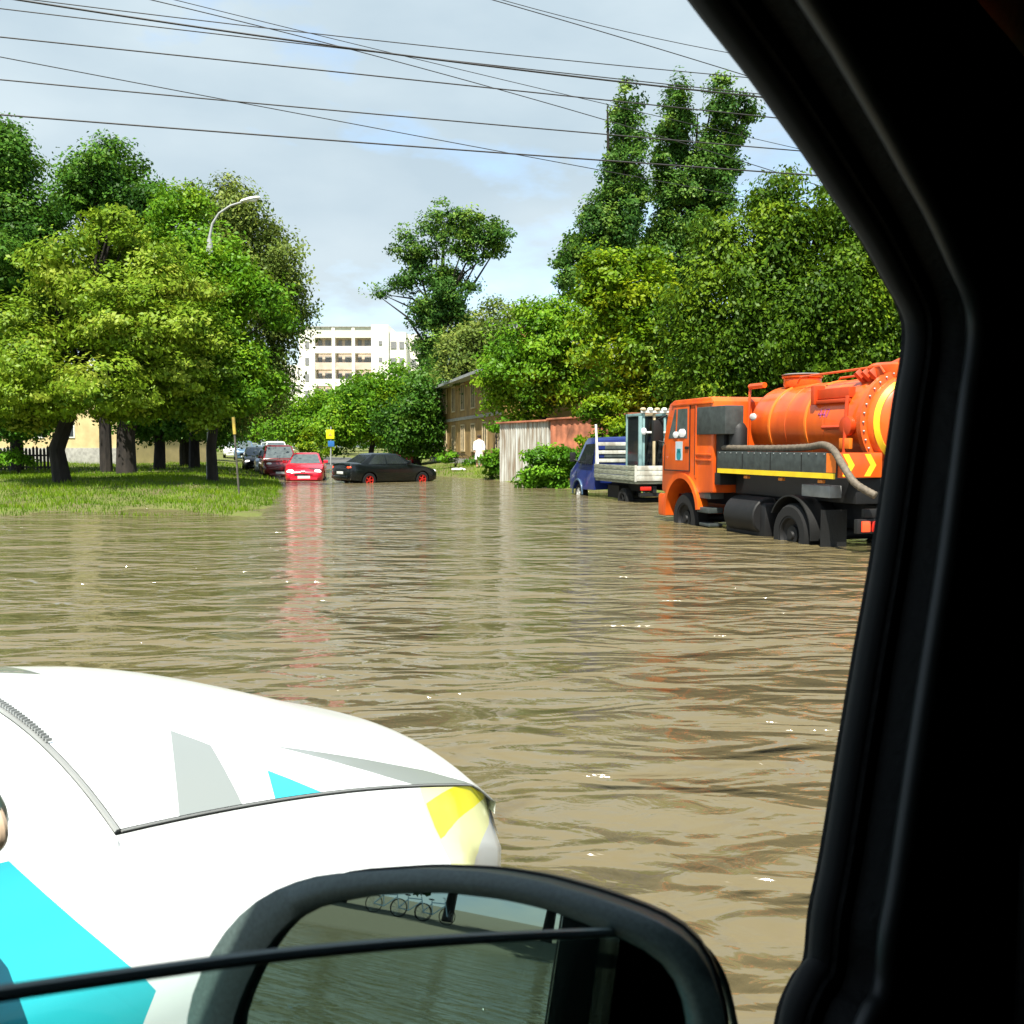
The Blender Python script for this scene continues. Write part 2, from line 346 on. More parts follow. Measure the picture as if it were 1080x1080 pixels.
# ------------------------------------------------------------------ trees
def leaves(lobes, size, cover, cl_px, droop=0, up=.5, fill=.5, aspect=.55):
    V = []; T = []
    tips = []
    for (c, r, dens) in lobes:
        area = math.pi*(r[0]*r[2]); r = np.array(r)
        n = int(cover*dens*area/(size*size*.5)); per = 60
        nc = max(4, n//per)
        K = int(max(3, min(26, 7+area*.9)))               # sub-crowns that break the lobe into light tops and dark hollows
        dk = RNG.normal(size=(K, 3)); dk /= np.linalg.norm(dk, axis=1)[:, None]
        ck = np.array(c)+dk*r*(RNG.uniform(.35, 1.0, K)**.6)[:, None]
        rk = r*(RNG.uniform(.26, .5, K))[:, None]
        wk = (rk**2).sum(1); ki = RNG.choice(K, nc, p=wk/wk.sum())
        d = RNG.normal(size=(nc, 3)); d[:, 2] = np.where(d[:, 2] < 0, d[:, 2]*(.55+.5*droop), d[:, 2]); d /= np.linalg.norm(d, axis=1)[:, None]
        rad = RNG.uniform(0, 1, nc)**fill*(1+.14*RNG.normal(size=nc))
        cc = ck[ki]+d*rad[:, None]*rk[ki]
        tk_ = RNG.normal(.45, .16, K)
        tips += [cc[i] for i in range(0, nc, max(1, nc//6))]
        cs = RNG.uniform(.45, 1.35, nc)
        off = RNG.normal(size=(nc*per, 3)); rr_ = np.linalg.norm(off, axis=1)[:, None]
        off = off/rr_*np.minimum(rr_, 1.9)
        off[:, 2] = np.where(off[:, 2] < 0, off[:, 2]*(.45+droop*2.2), off[:, 2]*.7)      # leafy boughs: domed above, flatter (or hanging) below
        P = np.repeat(cc, per, 0)+off*np.repeat(cs*cl_px, per)[:, None]
        nn = np.repeat(d, per, 0)*.9+RNG.normal(size=(nc*per, 3))*.42+np.array([0, -.12, up])
        nn /= np.linalg.norm(nn, axis=1)[:, None]
        a = np.cross(nn, RNG.normal(size=nn.shape)+np.array([0, 0, -2*droop])); 
        a /= np.linalg.norm(a, axis=1)[:, None]+1e-9
        b = np.cross(nn, a)
        if droop: a, b = b, a
        s = size*RNG.uniform(.55, 1.25, len(P))[:, None]
        q = np.stack([P-a*s, P+b*s*aspect-a*s*.1, P+a*s, P-b*s*aspect-a*s*.1], 1)
        V.append(q.reshape(-1, 3))
        tv = np.repeat(np.clip(tk_[ki]+RNG.normal(0, .15, nc), 0, 1), per)+RNG.normal(0, .09, len(P))
        T.append(np.repeat(np.clip(tv, 0, 1), 4))
    return np.concatenate(V), np.concatenate(T), tips
def tree(name, label, base_px, Y, lobes, lm, lpx=4.0, cover=5, tr=.2, bark='bark', lean=0, group=None, cat='tree', cl=None, droop=0, up=.5, fill=.45, stems=1, baseY=None, dz=0, depth=1.0, aspect=.55):
    b = gnd_at(base_px, Y); b.z -= .05
    root = thing(name, label, cat, b, 0, group)
    k = Y/F; L = []
    for lo in lobes:
        px, py, rx, ry = lo[:4]; dy = lo[4] if len(lo) > 4 else 0; de = lo[5] if len(lo) > 5 else 1
        c = at(px, py, Y+dy)-b
        L.append((tuple(c), (rx*k, max(.5, (rx+ry)*.5*k*depth), ry*k), de))
    V, T, tips = leaves(L, lpx*k*.52, cover*.95, cl if cl else 9*k, droop, up, fill, aspect)
    zmin = .12
    quads('crown', V, T, lm, root)
    t = MB()
    cx = sum(l[0][0]*l[1][0] for l in L)/sum(l[1][0] for l in L); top = max(l[0][2] for l in L); low = min(l[0][2]-l[1][2]*.6 for l in L)
    low = max(low, .6)
    for sidx in range(stems):
        off = (sidx-(stems-1)/2)*tr*3
        m1 = Vector((off+lean*.5+random.uniform(-.08, .08), random.uniform(-.1, .1), low*.55)); m2 = Vector((cx*.35+off+lean, 0, low+.3)); m3 = Vector((cx*.8+off, 0, top*.72+low*.1)); m4 = Vector((cx+off, 0, top))
        t.tube([(off*.5, 0, -.15), (off*.55+.02, 0, .12), m1, m2, m3, m4], [tr*1.5, tr*1.15, tr, tr*.85, tr*.45, tr*.12], 9)
        for i, p in enumerate(random.sample(tips, min(len(tips), 26//stems))):
            p = Vector(p); f = random.uniform(.0, .8); s0 = m2.lerp(m3, f); 
            if p.z < s0.z-.5: s0 = m2
            md = s0.lerp(p, .5)+Vector((0, 0, .12*(p-s0).length)); t.tube([s0, md, p], [tr*.42*(1-.4*f), tr*.24, tr*.05], 5)
    obj('trunk', t, M[bark], root)
    return root
LG = 'trees on the grassy bank at the left'; RG = 'trees along the right side of the street'
tree('maple_tree', 'broad yellow-green tree with pale seed bunches and a crooked trunk, nearest on the grass', 65, 33,
     [(112, 290, 66, 52), (60, 340, 58, 58, -1), (165, 345, 64, 58, -1), (100, 392, 105, 48, -1.5), (205, 400, 42, 48), (20, 400, 45, 42), (125, 245, 30, 26), (150, 425, 60, 25), (40, 430, 40, 22)],
     L_maple, 5.2, 5.5, .26, lean=-.25, group=LG, cl=.27, depth=1.1)
tree('broadleaf_tree', 'dark green tall tree at the left edge behind the yellow-green maple', 18, 45,
     [(12, 175, 32, 42), (-15, 230, 55, 60), (22, 245, 34, 60), (0, 330, 60, 70), (8, 420, 50, 40)], L_dark, 4.5, 6, .28, group=LG)
tree('broadleaf_tree', 'dark green round-topped tree rising above the yellow-green maple', 112, 44,
     [(108, 185, 34, 36), (95, 235, 45, 45), (140, 220, 36, 40), (100, 320, 60, 60)], L_dark, 4.5, 5.5, .24, group=LG)
tree('broadleaf_tree', 'mid green tree with the thickest dark trunk in the middle of the grass bank', 133, 41,
     [(190, 240, 36, 40), (180, 310, 50, 55), (215, 300, 40, 60), (160, 390, 60, 45)], L_green, 4.6, 5.5, .36, group=LG)
tree('broadleaf_tree', 'drooping feathery tree whose top rises behind the street lamp', 205, 52,
     [(230, 225, 30, 30), (262, 255, 40, 48), (290, 285, 32, 48), (298, 320, 24, 36), (268, 340, 38, 66), (268, 405, 28, 36)], L_grey, 4.2, 5, .26, group=LG, droop=.7)
tree('broadleaf_tree', 'bright green tree with a thin straight trunk nearest the parked cars', 224, 35.5,
     [(228, 425, 40, 22), (232, 385, 44, 48), (258, 340, 38, 48), (215, 320, 36, 42), (262, 405, 36, 36), (235, 285, 25, 30)], L_green, 4.8, 5.5, .17, group=LG)
tree('broadleaf_tree', 'slim dark tree among the trunks at the middle of the bank', 168, 49, [(165, 370, 50, 50), (200, 400, 55, 45), (130, 415, 40, 30), (190, 440, 50, 20), (140, 438, 36, 18)], L_dark, 4.2, 5, .26, group=LG)
tree('broadleaf_tree', 'shaded tree deep behind the trunks beside the parked cars', 196, 56, [(215, 400, 55, 50), (170, 420, 45, 35), (245, 425, 34, 26), (200, 448, 40, 20), (150, 450, 34, 16)], L_dark, 4, 5, .3, group=LG)
tree('broadleaf_tree', 'dark bushy tree in front of the dark wooden fence at far left', -30, 40, [(-20, 400, 50, 50), (-30, 320, 60, 70), (10, 430, 34, 34), (30, 445, 26, 18)], L_dark, 4.5, 5, .25, group=LG)
tree('broadleaf_tree', 'low dim tree behind the left bank, between the pale yellow building and the parked cars', 150, 80, [(160, 452, 50, 20), (210, 450, 40, 22), (120, 440, 24, 24), (140, 462, 30, 12), (190, 462, 40, 10)], L_dark, 3.6, 5, .25, group=LG)
# street end
FG = 'trees at the far end of the street'
tree('street_tree', 'mid green tree at the end of the street below the white apartment block', 318, 105, [(318, 440, 26, 22), (340, 436, 22, 22), (300, 448, 25, 20), (328, 455, 30, 16)], L_green, 3.4, 6, .2, group=FG)
tree('street_tree', 'light green rounded tree covering the lower right of the apartment block', 392, 80, [(382, 426, 36, 28), (422, 416, 30, 28), (365, 445, 28, 28), (405, 448, 45, 26), (440, 440, 26, 35)], L_green, 3.8, 6.5, .22, group=FG)
tree('street_tree', 'darker green tree standing left of the yellow house', 440, 66, [(440, 430, 22, 45), (450, 460, 16, 25), (425, 450, 25, 30)], L_dark, 3.8, 6, .22, group=FG)
tree('tall_tree', 'tall ragged see-through tree with a bare arm reaching left against the clouds', 458, 72,
     [(438, 262, 23, 16), (468, 238, 20, 21), (452, 286, 23, 18), (505, 238, 22, 16), (528, 252, 17, 10), (490, 262, 18, 21), (516, 262, 13, 10), (480, 300, 20, 26), (462, 322, 22, 29), (424, 300, 17, 9), (403, 309, 10, 6), (458, 358, 19, 36), (470, 388, 26, 31), (448, 330, 15, 16), (484, 335, 15, 18)],
     L_poplar, 3.6, 4.2, .3, cl=.45, fill=.6, group=FG)
for px, Y, hh, lab in ((270, 130, 30, 'hazy tree beyond the row of parked cars on the left'), (350, 150, 28, 'small hazy tree farthest down the street above the red car'), (415, 130, 30, 'distant tree directly beyond the light green rounded tree')):
    tree('distant_tree', lab, px, Y, [(px, 450, 32, 20), (px-20, 458, 25, 14), (px+18, 440, 22, hh*.6)], L_green, 3.2, 5, .25, group=FG)
# right side
tree('ash_tree', 'grey-green tree hanging over the roof of the yellow house', 515, 60, [(500, 365, 32, 32), (482, 385, 18, 24), (508, 405, 20, 26), (525, 340, 26, 24), (530, 390, 26, 40)], L_grey, 4, 5, .2, group=RG)
tree('ash_tree', 'bright green leafy tree left of the yellowing one, behind the grey metal garage', 570, 45, [(560, 390, 40, 45), (600, 360, 36, 45), (545, 420, 30, 30), (615, 405, 40, 45), (575, 340, 25, 20)], L_green, 4.6, 6, .2, group=RG)
tree('ash_tree', 'yellowing tree of pinnate leaves standing behind the blue flatbed truck', 650, 40, [(640, 320, 36, 40), (672, 310, 36, 42), (690, 350, 36, 40), (650, 370, 48, 50), (665, 415, 50, 34), (630, 290, 14, 16), (690, 285, 16, 20)], L_ash, 5.2, 5, .2, group=RG)
tree('poplar_tree', 'left of the two tall poplars, with a single pointed top', 650, 58,
     [(661, 112, 11, 36), (655, 165, 15, 44), (668, 185, 12, 55), (642, 190, 11, 38), (650, 245, 20, 48), (630, 232, 13, 36), (618, 258, 15, 34), (603, 272, 13, 27), (640, 292, 34, 34), (667, 270, 21, 50), (612, 295, 24, 19)], L_poplar, 3.9, 5.5, .32, cl=.34, group=RG, fill=.5)
tree('poplar_tree', 'right of the two tall poplars, with two spreading tops', 720, 60,
     [(716, 122, 11, 42), (705, 172, 12, 48), (722, 178, 14, 50), (711, 235, 22, 48), (757, 120, 11, 38), (769, 138, 11, 32), (784, 128, 9, 23), (747, 170, 15, 46), (762, 182, 14, 38), (740, 222, 20, 46), (698, 258, 19, 40), (724, 268, 27, 40), (756, 220, 16, 29), (740, 285, 30, 32)], L_poplar, 3.9, 5.5, .32, cl=.34, group=RG, fill=.5)
tree('willow_tree', 'great dark willow with drooping boughs behind the orange tanker', 800, 33,
     [(835, 210, 42, 40), (800, 255, 56, 50), (870, 275, 60, 60), (760, 310, 48, 50), (830, 330, 80, 60), (910, 350, 60, 70), (750, 385, 60, 42), (840, 400, 90, 42), (960, 300, 70, 90), (1010, 400, 90, 70)],
     L_willow, 5.0, 6, .38, cl=.32, group=RG, droop=.8)
tree('willow_tree', 'very dark leafy tree filling the shade low behind the tanker cab', 735, 39, [(740, 400, 50, 40), (790, 395, 60, 45), (700, 400, 35, 35), (880, 390, 80, 50), (770, 440, 70, 25)], L_dark, 4.6, 6, .28, group=RG)
# bushes
BG = 'bushes on the right bank'
tree('bush', 'bright green broad-leaved bush in front of the rusty garage', 585, 35.5, [(585, 490, 27, 20), (572, 500, 20, 13), (603, 494, 20, 20), (590, 505, 26, 10), (615, 500, 12, 14), (560, 508, 12, 6)], L_bush, 5, 8, .04, cat='bush', group=BG, stems=3, cl=.2)
tree('bush', 'low weedy bush between the person in white and the garage', 519, 44, [(519, 483, 9, 16), (522, 495, 8, 10), (530, 450, 12, 6)], L_bush, 4.4, 5, .03, cat='bush', group=BG, stems=2, cl=.2)
tree('bush', 'low scrub along the foot of the yellow house wall', 480, 55, [(475, 484, 12, 6), (492, 486, 12, 5)], L_bush, 4, 5, .03, cat='bush', group=BG, stems=2, cl=.2)
tree('bush', 'yellow-green shrub beside the yellow road sign', 333, 76, [(330, 462, 9, 14), (338, 470, 9, 10), (322, 470, 7, 9)], L_ash, 3.6, 5, .03, cat='bush', stems=2, cl=.25)
tree('bush', 'fresh green weeds by the fence at the left edge', 20, 40, [(20, 482, 14, 12), (0, 490, 14, 8)], L_bush, 4, 4, .03, cat='bush', stems=2, cl=.2)
tree('climbing_plant', 'green creeper over the top of the garages under the yellowing tree', 632, 35.9, [(632, 436, 22, 13), (645, 455, 20, 18), (618, 432, 14, 9), (640, 478, 20, 18), (625, 470, 14, 14)], L_ash, 4.6, 7, .04, cat='plant', cl=.2)
# trees behind the camera (seen in the door mirror and on the water)
for i, (off, dist, h, lab) in enumerate(((-9, 50, 18, 'dark tree right of the bicycles in the door mirror'), (-4, 52, 22, 'tall dark tree over the car flank in the door mirror'), (1, 50, 20, 'dark tree right behind the bicycles in the door mirror'), (6, 52, 22, 'tall dark tree left of the bicycles in the door mirror'), (11, 50, 20, 'dark tree at the outer edge of the door mirror'), (17, 52, 20, 'dark tree beyond the outer edge of the door mirror'))):
    x, y = -.64*dist-.77*off, -.77*dist+.64*off
    root = thing('bank_tree', lab, 'tree', (x, y, .3), 0, 'trees behind the flooded crossing')
    V, T, tips = leaves([((0, 0, h*.6), (4, 4, h*.45), 1), ((1.5, .5, h*.3), (4, 3.4, h*.25), 1)], .22, 4, .45)
    quads('crown', V, T, L_dark, root); t = MB(); t.tube([(0, 0, -.3), (.1, 0, 1.5), (0, 0, h*.7)], [.3, .24, .08]); obj('trunk', t, M['bark'], root)

# ------------------------------------------------------------------ buildings, fences, garages
# far apartment block
YB = 180; kB = YB/F
ab = thing('apartment_block', 'tall white panel apartment block with pinkish loggias beyond the trees', 'building', (0, 0, 0))
def bx(px0, px1, py0, py1, y0, y1):
    a = at(px0, py1, YB); b = at(px1, py0, YB); return (a.x, YB+y0, a.z), (b.x, YB+y1, b.z)
wl = MB()
for r in ((317, 331, 345.5, 470, 0, 12), (331, 395, 345.5, 356, 0, 12), (331, 395, 356, 470, 1.6, 12), (393, 410, 343, 470, -.6, 13), (410, 428, 350, 470, .3, 12), (428, 441, 350.6, 470, 3, 12), (441, 448, 352, 470, 7, 12)):
    wl.b2(*bx(*r))
for px in (331, 352.3, 373.2, 394):
    wl.b2(*bx(px-.9, px+.9, 345.6, 470, -.25, 1.6))
obj('wall', wl, M['panel_white'], ab, smooth=False)
for px0, px1 in ((332, 351.3), (353.3, 372.2), (374.2, 392.8)):
    for i in range(6):
        py = 365+i*17.3
        p = MB(); p.b2(*bx(px0, px1, py, py+7.5, -.05, .2)); obj('loggia_parapet', p, M['panel_white'] if (i+int(px0)) % 3 else M['panel_pink'], ab, smooth=False)
        p = MB(); p.b2(*bx(px0+.2, px1-.2, py-9, py+7, 1.45, 1.58)); lb = obj('loggia_back', p, M['panel_pink'], ab, smooth=False)
        p = MB(); w_ = (px1-px0)
        for q in (.12, .5, .72): p.b2(*bx(px0+w_*q, px0+w_*(q+.2), py-7, py+1, 1.3, 1.43))
        obj('pane', p, M['pane_far'], lb, smooth=False)
for px0, px1 in ((322, 326), (412, 418), (421, 426), (432, 437), (400, 403.5)):
    for i in range(6):
        py = 360+i*17.3
        if px0 == 400: y0 = -.75
        else: y0 = .15 if 410 < px0 < 428 else (-.12 if px0 < 330 else 2.85)
        p = MB(); p.b2(*bx(px0, px1, py, py+(4 if px0 == 400 else 7.5), y0, y0+.12)); obj('window', p, M['pane_far'], ab, smooth=False)
rf = MB(); rf.b2(*bx(316.5, 394, 344.3, 345.4, -.3, 12.3)); rf.b2(*bx(356, 364, 342.6, 344.2, 3, 7)); rf.b2(*bx(380, 390, 342.5, 344.2, 4, 8)); obj('roof', rf, M['concrete'], ab, smooth=False)
lb2 = thing('apartment_block', 'lower pale block left of the tall white apartment block', 'building', (0, 0, 0))
wl = MB(); wl.b2(*bx(288, 316.8, 381, 470, 8, 18)); obj('wall', wl, M['panel_white'], lb2, smooth=False)
for px0 in (291, 297.5, 304, 309.5):
    for i in range(4):
        p = MB(); p.b2(*bx(px0, px0+3.4, 386+i*17.3, 394+i*17.3, 7.85, 8.1)); obj('window', p, M['panel_pink'] if px0 == 309.5 else M['pane_far'], lb2, smooth=False)
# yellow two-storey house
def wall_frame(pA, pB, name, label, cat):     # local x along wall from A to B, y inwards (away from the street)
    d = Vector((pB[0]-pA[0], pB[1]-pA[1])); ang = math.atan2(d.y, d.x)
    return thing(name, label, cat, (pA[0], pA[1], 0), ang), d.length
A = at(459, 480, 70); B = at(531, 480, 48)
hs, LH = wall_frame(A, B, 'house', 'old two-storey yellow plastered house half hidden behind trees', 'house')
zt = 5.2
wl = MB(); wl.b2((0, 0, -.2), (LH, 9, zt)); hw = obj('wall', wl, M['stucco_yellow'], hs, smooth=False)
p = MB(); p.b2((-.1, -.08, -.25), (LH+.1, -.005, .75)); p.b2((-.06, -.05, 3.0), (LH, -.003, 3.18)); obj('plinth', p, M['concrete'], hs, bevel=.01)
nW = 7
for fl in range(2):
    for i in range(nW):
        x = 1.4+i*(LH-2.6)/(nW-1); z = 1.15+fl*2.4
        f = MB()
        for a, b in (((x-.6, -.06, z), (x-.52, .0, z+1.6)), ((x+.52, -.06, z), (x+.6, .0, z+1.6)), ((x-.518, -.06, z+1.52), (x+.518, .0, z+1.6)), ((x-.518, -.06, z), (x+.518, .0, z+.08)), ((x-.035, -.05, z+.082), (x+.035, .0, z+1.518))): f.b2(a, b)
        fr = obj('window', f, M['wood_pale'], hs, smooth=False)
        g_ = MB(); g_.b2((x-.51, -.02, z+.085), (x+.51, -.004, z+1.515)); obj('pane', g_, M['glass_dark'], fr, smooth=False)
rf = MB(); o = .7
rf.add([(-o, -o, zt+.003), (LH+o, -o, zt+.003), (LH+o, 9+o, zt+.003), (-o, 9+o, zt+.003), (3, 4.5, zt+2.1), (LH-3, 4.5, zt+2.1), (-o, -o, zt+.16), (LH+o, -o, zt+.16), (LH+o, 9+o, zt+.16), (-o, 9+o, zt+.16)],
       [(0, 3, 2, 1), (0, 1, 7, 6), (1, 2, 8, 7), (2, 3, 9, 8), (3, 0, 6, 9), (6, 7, 5, 4), (7, 8, 5), (8, 9, 4, 5), (9, 6, 4)])
ro = obj('roof', rf, M['roof_sheet'], hs, smooth=False)
ch = MB(); ch.box((LH*.50, 3.6, zt+2.2), (1.0, .8, 1.9)); ch.box((LH*.50, 3.6, zt+3.22), (1.15, .95, .15)); obj('chimney', ch, M['brick_red'], ro, bevel=.02)
p = MB(); p.tube([(LH*.50+.5, 3.1, zt+3.0), (LH*.50+.9, 2.8, zt+3.3)], .03); p.lathe([(.02, .0), (.2, .08), (.28, .17), (.27, .18), (.19, .09), (.02, .03)], (LH*.50+.9, 2.8, zt+3.3), 'x', 16); obj('satellite_dish', p, M['grey_metal'], ro)
p = MB(); p.tube([(.15, -.12, .2), (.15, -.12, zt)], .06); obj('downpipe', p, M['dull_white'], hs)
# garages
def garage(pA, pB, label, m, h0, h1, ribs):
    t, L = wall_frame(pA, pB, 'metal_garage', label, 'garage')
    w_ = MB(); n = int(L/ribs)
    pts = []
    for i in range(n*4+1):
        pts.append((i*L/(n*4), [0, -.025, -.025, 0][i % 4]))
    vs = []
    for x, y in pts: vs += [(x, y, -.3), (x, y, h0+(h1-h0)*x/L)]
    w_.add(vs, [(2*i, 2*i+2, 2*i+3, 2*i+1) for i in range(len(pts)-1)])
    obj('front_wall', w_, m, t, smooth=False)
    b = MB(); b.prism([(0, .02, -.3), (L, .02, -.3), (L, .02, h1-.01), (0, .02, h0-.01)], (0, 4.5, 0)); obj('wall', b, m, t, smooth=False)
    r = MB(); r.prism([(-.12, -.12, h0), (L+.12, -.12, h1), (L+.12, -.12, h1+.07), (-.12, -.12, h0+.07)], (0, 4.8, 0)); obj('roof', r, M['rust'], t, bevel=.01)
    return t, L
g1a = at(527, 490, 42.2); g1b = at(579, 490, 39.4)
garage(g1a, g1b, 'grey corrugated metal garage stained with rust at its foot', M['grey_sheet'], 2.42, 2.46, .16)
g2a = at(580.5, 490, 39.3); g2b = at(668, 490, 36)
garage(g2a, g2b, 'rust red garage wall behind the green bush', M['rust'], 2.5, 2.62, .3)
# pale building and fence at the left
A = at(40, 470, 66); B = at(128, 470, 63)
lh, LL = wall_frame(A, B, 'building', 'long pale yellow building seen between the tree trunks on the left', 'building')
w_ = MB(); w_.b2((-9, 0, -.2), (LL, 8, 5.5)); obj('wall', w_, M['stucco_pale'], lh, smooth=False)
p = MB(); p.b2((-9.05, -.09, -.2), (LL+.05, -.004, 1.35)); obj('plinth', p, M['concrete'], lh, bevel=.01)
for i in range(5):
    x = -8+i*2.7; f = MB(); f.b2((x-.6, -.06, 2.0), (x+.6, -.004, 3.6)); fr = obj('window', f, M['dull_white'], lh, smooth=False)
    g_ = MB(); g_.b2((x-.5, -.08, 2.1), (x-.03, -.063, 3.5)); g_.b2((x+.03, -.08, 2.1), (x+.5, -.063, 3.5)); obj('pane', g_, M['glass_dark'], fr, smooth=False)
p = MB(); p.tube([(LL-1.2, -.15, 0), (LL-1.2, -.15, 5.3)], .06); obj('downpipe', p, M['pole_grey'], lh)
rf = MB(); rf.prism([(-9.5, -.6, 5.503), (-9.5, 8.6, 5.503), (-9.5, 4, 7.4)], (LL+10, 0, 0)); obj('roof', rf, M['roof_sheet'], lh, smooth=False)
A = at(-80, 480, 47); B = at(62, 480, 47)
fe, LF = wall_frame(A, B, 'picket_fence', 'dark wooden picket fence under the trees at the left edge', 'fence')
p = MB()
for i in range(int(LF/.17)):
    x = i*.17; h = 1.15+.06*math.sin(i*1.7); p.prism([(x, -.02, .15), (x+.11, -.02, .15), (x+.11, -.02, h+.2), (x+.055, -.02, h+.3), (x, -.02, h+.2)], (0, .025, 0))
obj('pickets', p, M['dark_wood'], fe, smooth=False)
p = MB(); p.b2((0, .008, .45), (LF, .06, .53)); p.b2((0, .008, 1.0), (LF, .06, 1.08)); obj('rail', p, M['dark_wood'], fe, smooth=False)
for i in range(4):
    p = MB(); x = i*LF/3.02; p.b2((x, .062, -.2), (x+.1, .16, 1.4)); obj('post', p, M['dark_wood'], fe, bevel=.01)

# ------------------------------------------------------------------ street furniture
b = gnd_at(222, 37)
lp = thing('street_lamp', 'tall grey street lamp with a curved arm rising out of the left trees', 'street lamp', b)
def loc(px, py, Y, base): return at(px, py, Y)-base
p = MB(); tp = loc(221, 268, 37, b); p.tube([(0, 0, -.2), (0, 0, 1.2), (0, 0, 1.3), tp], [.15, .14, .11, .09], 12); obj('pole', p, M['pole_grey'], lp)
p = MB(); pa = [loc(221, 272, 37, b), loc(221, 250, 37, b), loc(224, 236, 37, b), loc(231, 225, 37, b), loc(243, 217, 37, b), loc(256, 213, 37, b)]
p.tube(pa, [.055, .05, .045, .04, .04, .04], 10); p.tube([loc(221, 270, 37, b), loc(221, 252, 37, b)], [.15, .085], 12); obj('arm', p, M['pole_grey'], lp)
hd = loc(264, 210.5, 37, b); p = MB()
rot = Matrix.Rotation(R(-12), 3, 'Y')
rings = []
for x, ww, hh in ((-.36, .05, .04), (-.28, .1, .075), (0, .15, .1), (.24, .13, .085), (.36, .05, .03)):
    rings.append([hd+rot @ Vector((x, ww*math.cos(a), hh*math.sin(a)*(1 if math.sin(a) > 0 else .55))) for a in [2*math.pi*k/14 for k in range(14)]])
p.loft(rings); obj('lamp_head', p, M['lamp_white'], lp)
p = MB(); p.ell(hd+rot @ Vector((.05, 0, -.05)), (.2, .1, .05), 14, 6); obj('lamp_glass', p, M['lamp_lens'], lp)
b = gnd_at(252.5, 28)
sp = thing('marker_post', 'thin leaning post with a yellow-painted top at the grass corner', 'post', b)
tp = loc(246, 440, 28, b); md = loc(247.4, 458, 28, b)
p = MB(); p.tube([(0, 0, -.3), md], .028, 8); obj('pole', p, M['bark_grey'], sp); p = MB(); p.tube([md, tp], .045, 8); obj('top', p, M['yellow_post'], sp)
b = gnd_at(349, 74)
sg = thing('road_sign', 'yellow square road sign above a small blue plate on a post', 'road sign', b)
p = MB(); p.tube([(0, 0, -.2), loc(349, 450, 74, b)], .05); obj('post', p, M['pole_grey'], sg)
c = loc(348.5, 458, 74, b); p = MB(); p.box((c.x, -.1, c.z), (.6, .03, .66)); sp_ = obj('sign_plate', p, M['sign_yellow'], sg, bevel=.005)
p = MB(); p.prism([(c.x-.16, -.122, c.z-.12), (c.x+.16, -.122, c.z-.12), (c.x, -.122, c.z+.16)], (0, .004, 0)); obj('mark', p, M['yellow_post'], sp_, smooth=False)
c = loc(349.5, 468, 74, b); p = MB(); p.box((c.x, -.1, c.z), (.46, .03, .42)); obj('lower_plate', p, M['sign_blue'], sg, bevel=.005)
# overhead cables: image-plane passes turned into catenaries spanning the street at their own distance
CABLES = [((20, 0), (340, 47), (790, 101), 22, 25, .021, 'thick bundled black cable crossing the upper sky, heaviest of all'),
          ((0, 9), (330, 47.5), (790, 98), 22.3, 25, .012, 'thin cable wrapped close along the thick bundled cable'),
          ((100, 8), (400, 43), (780, 81), 24, 28, .012, 'thin highest long cable above the thick bundle'),
          ((0, 39), (270, 67), (815, 124), 21, 24, .014, 'cable just below the thick bundle across the whole sky'),
          ((0, 84), (270, 109), (830, 158), 21, 24, .014, 'second lowest long cable, passing in front of both poplars'),
          ((0, 121), (270, 142), (690, 173), 20, 23, .016, 'lowest long cable across the sky above the street lamp'),
          ((160, 0), (400, 60), (640, 127), 26, 34, .013, 'steeper cable crossing under the thick bundle from the top edge'),
          ((185, 0), (430, 60), (640, 110), 28, 36, .011, 'faint steep cable just right of the other steep one'),
          ((0, 60), (300, 117), (620, 177), 27, 36, .013, 'slanting cable that crosses the two lowest long cables'),
          ((520, 0), (650, 38), (775, 76), 20, 24, .010, 'short slanting cable at top right, lower of the close pair'),
          ((530, 0), (650, 31), (770, 56), 21, 24, .008, 'short slanting cable at top right, upper of the close pair')]
for a, b_, c_, Y0, Y1, rad, lab in CABLES:
    co = np.polyfit([a[0], b_[0], c_[0]], [a[1], b_[1], c_[1]], 2); pts = []
    sl0 = (c_[1]-a[1])/(c_[0]-a[0])
    for px in np.linspace(-500, 1350, 60):
        py = np.polyval(co, px); pts.append(at(px, py, Y0+(Y1-Y0)*px/800))
    p = MB(); p.tube(pts, rad, 6); tag(obj('overhead_cable', p, M['cable']), lab, 'cable', 'overhead cables')
for (px, py, Y) in ((50, 43.5, 21.2), (76, 90.5, 21.2)):
    pass

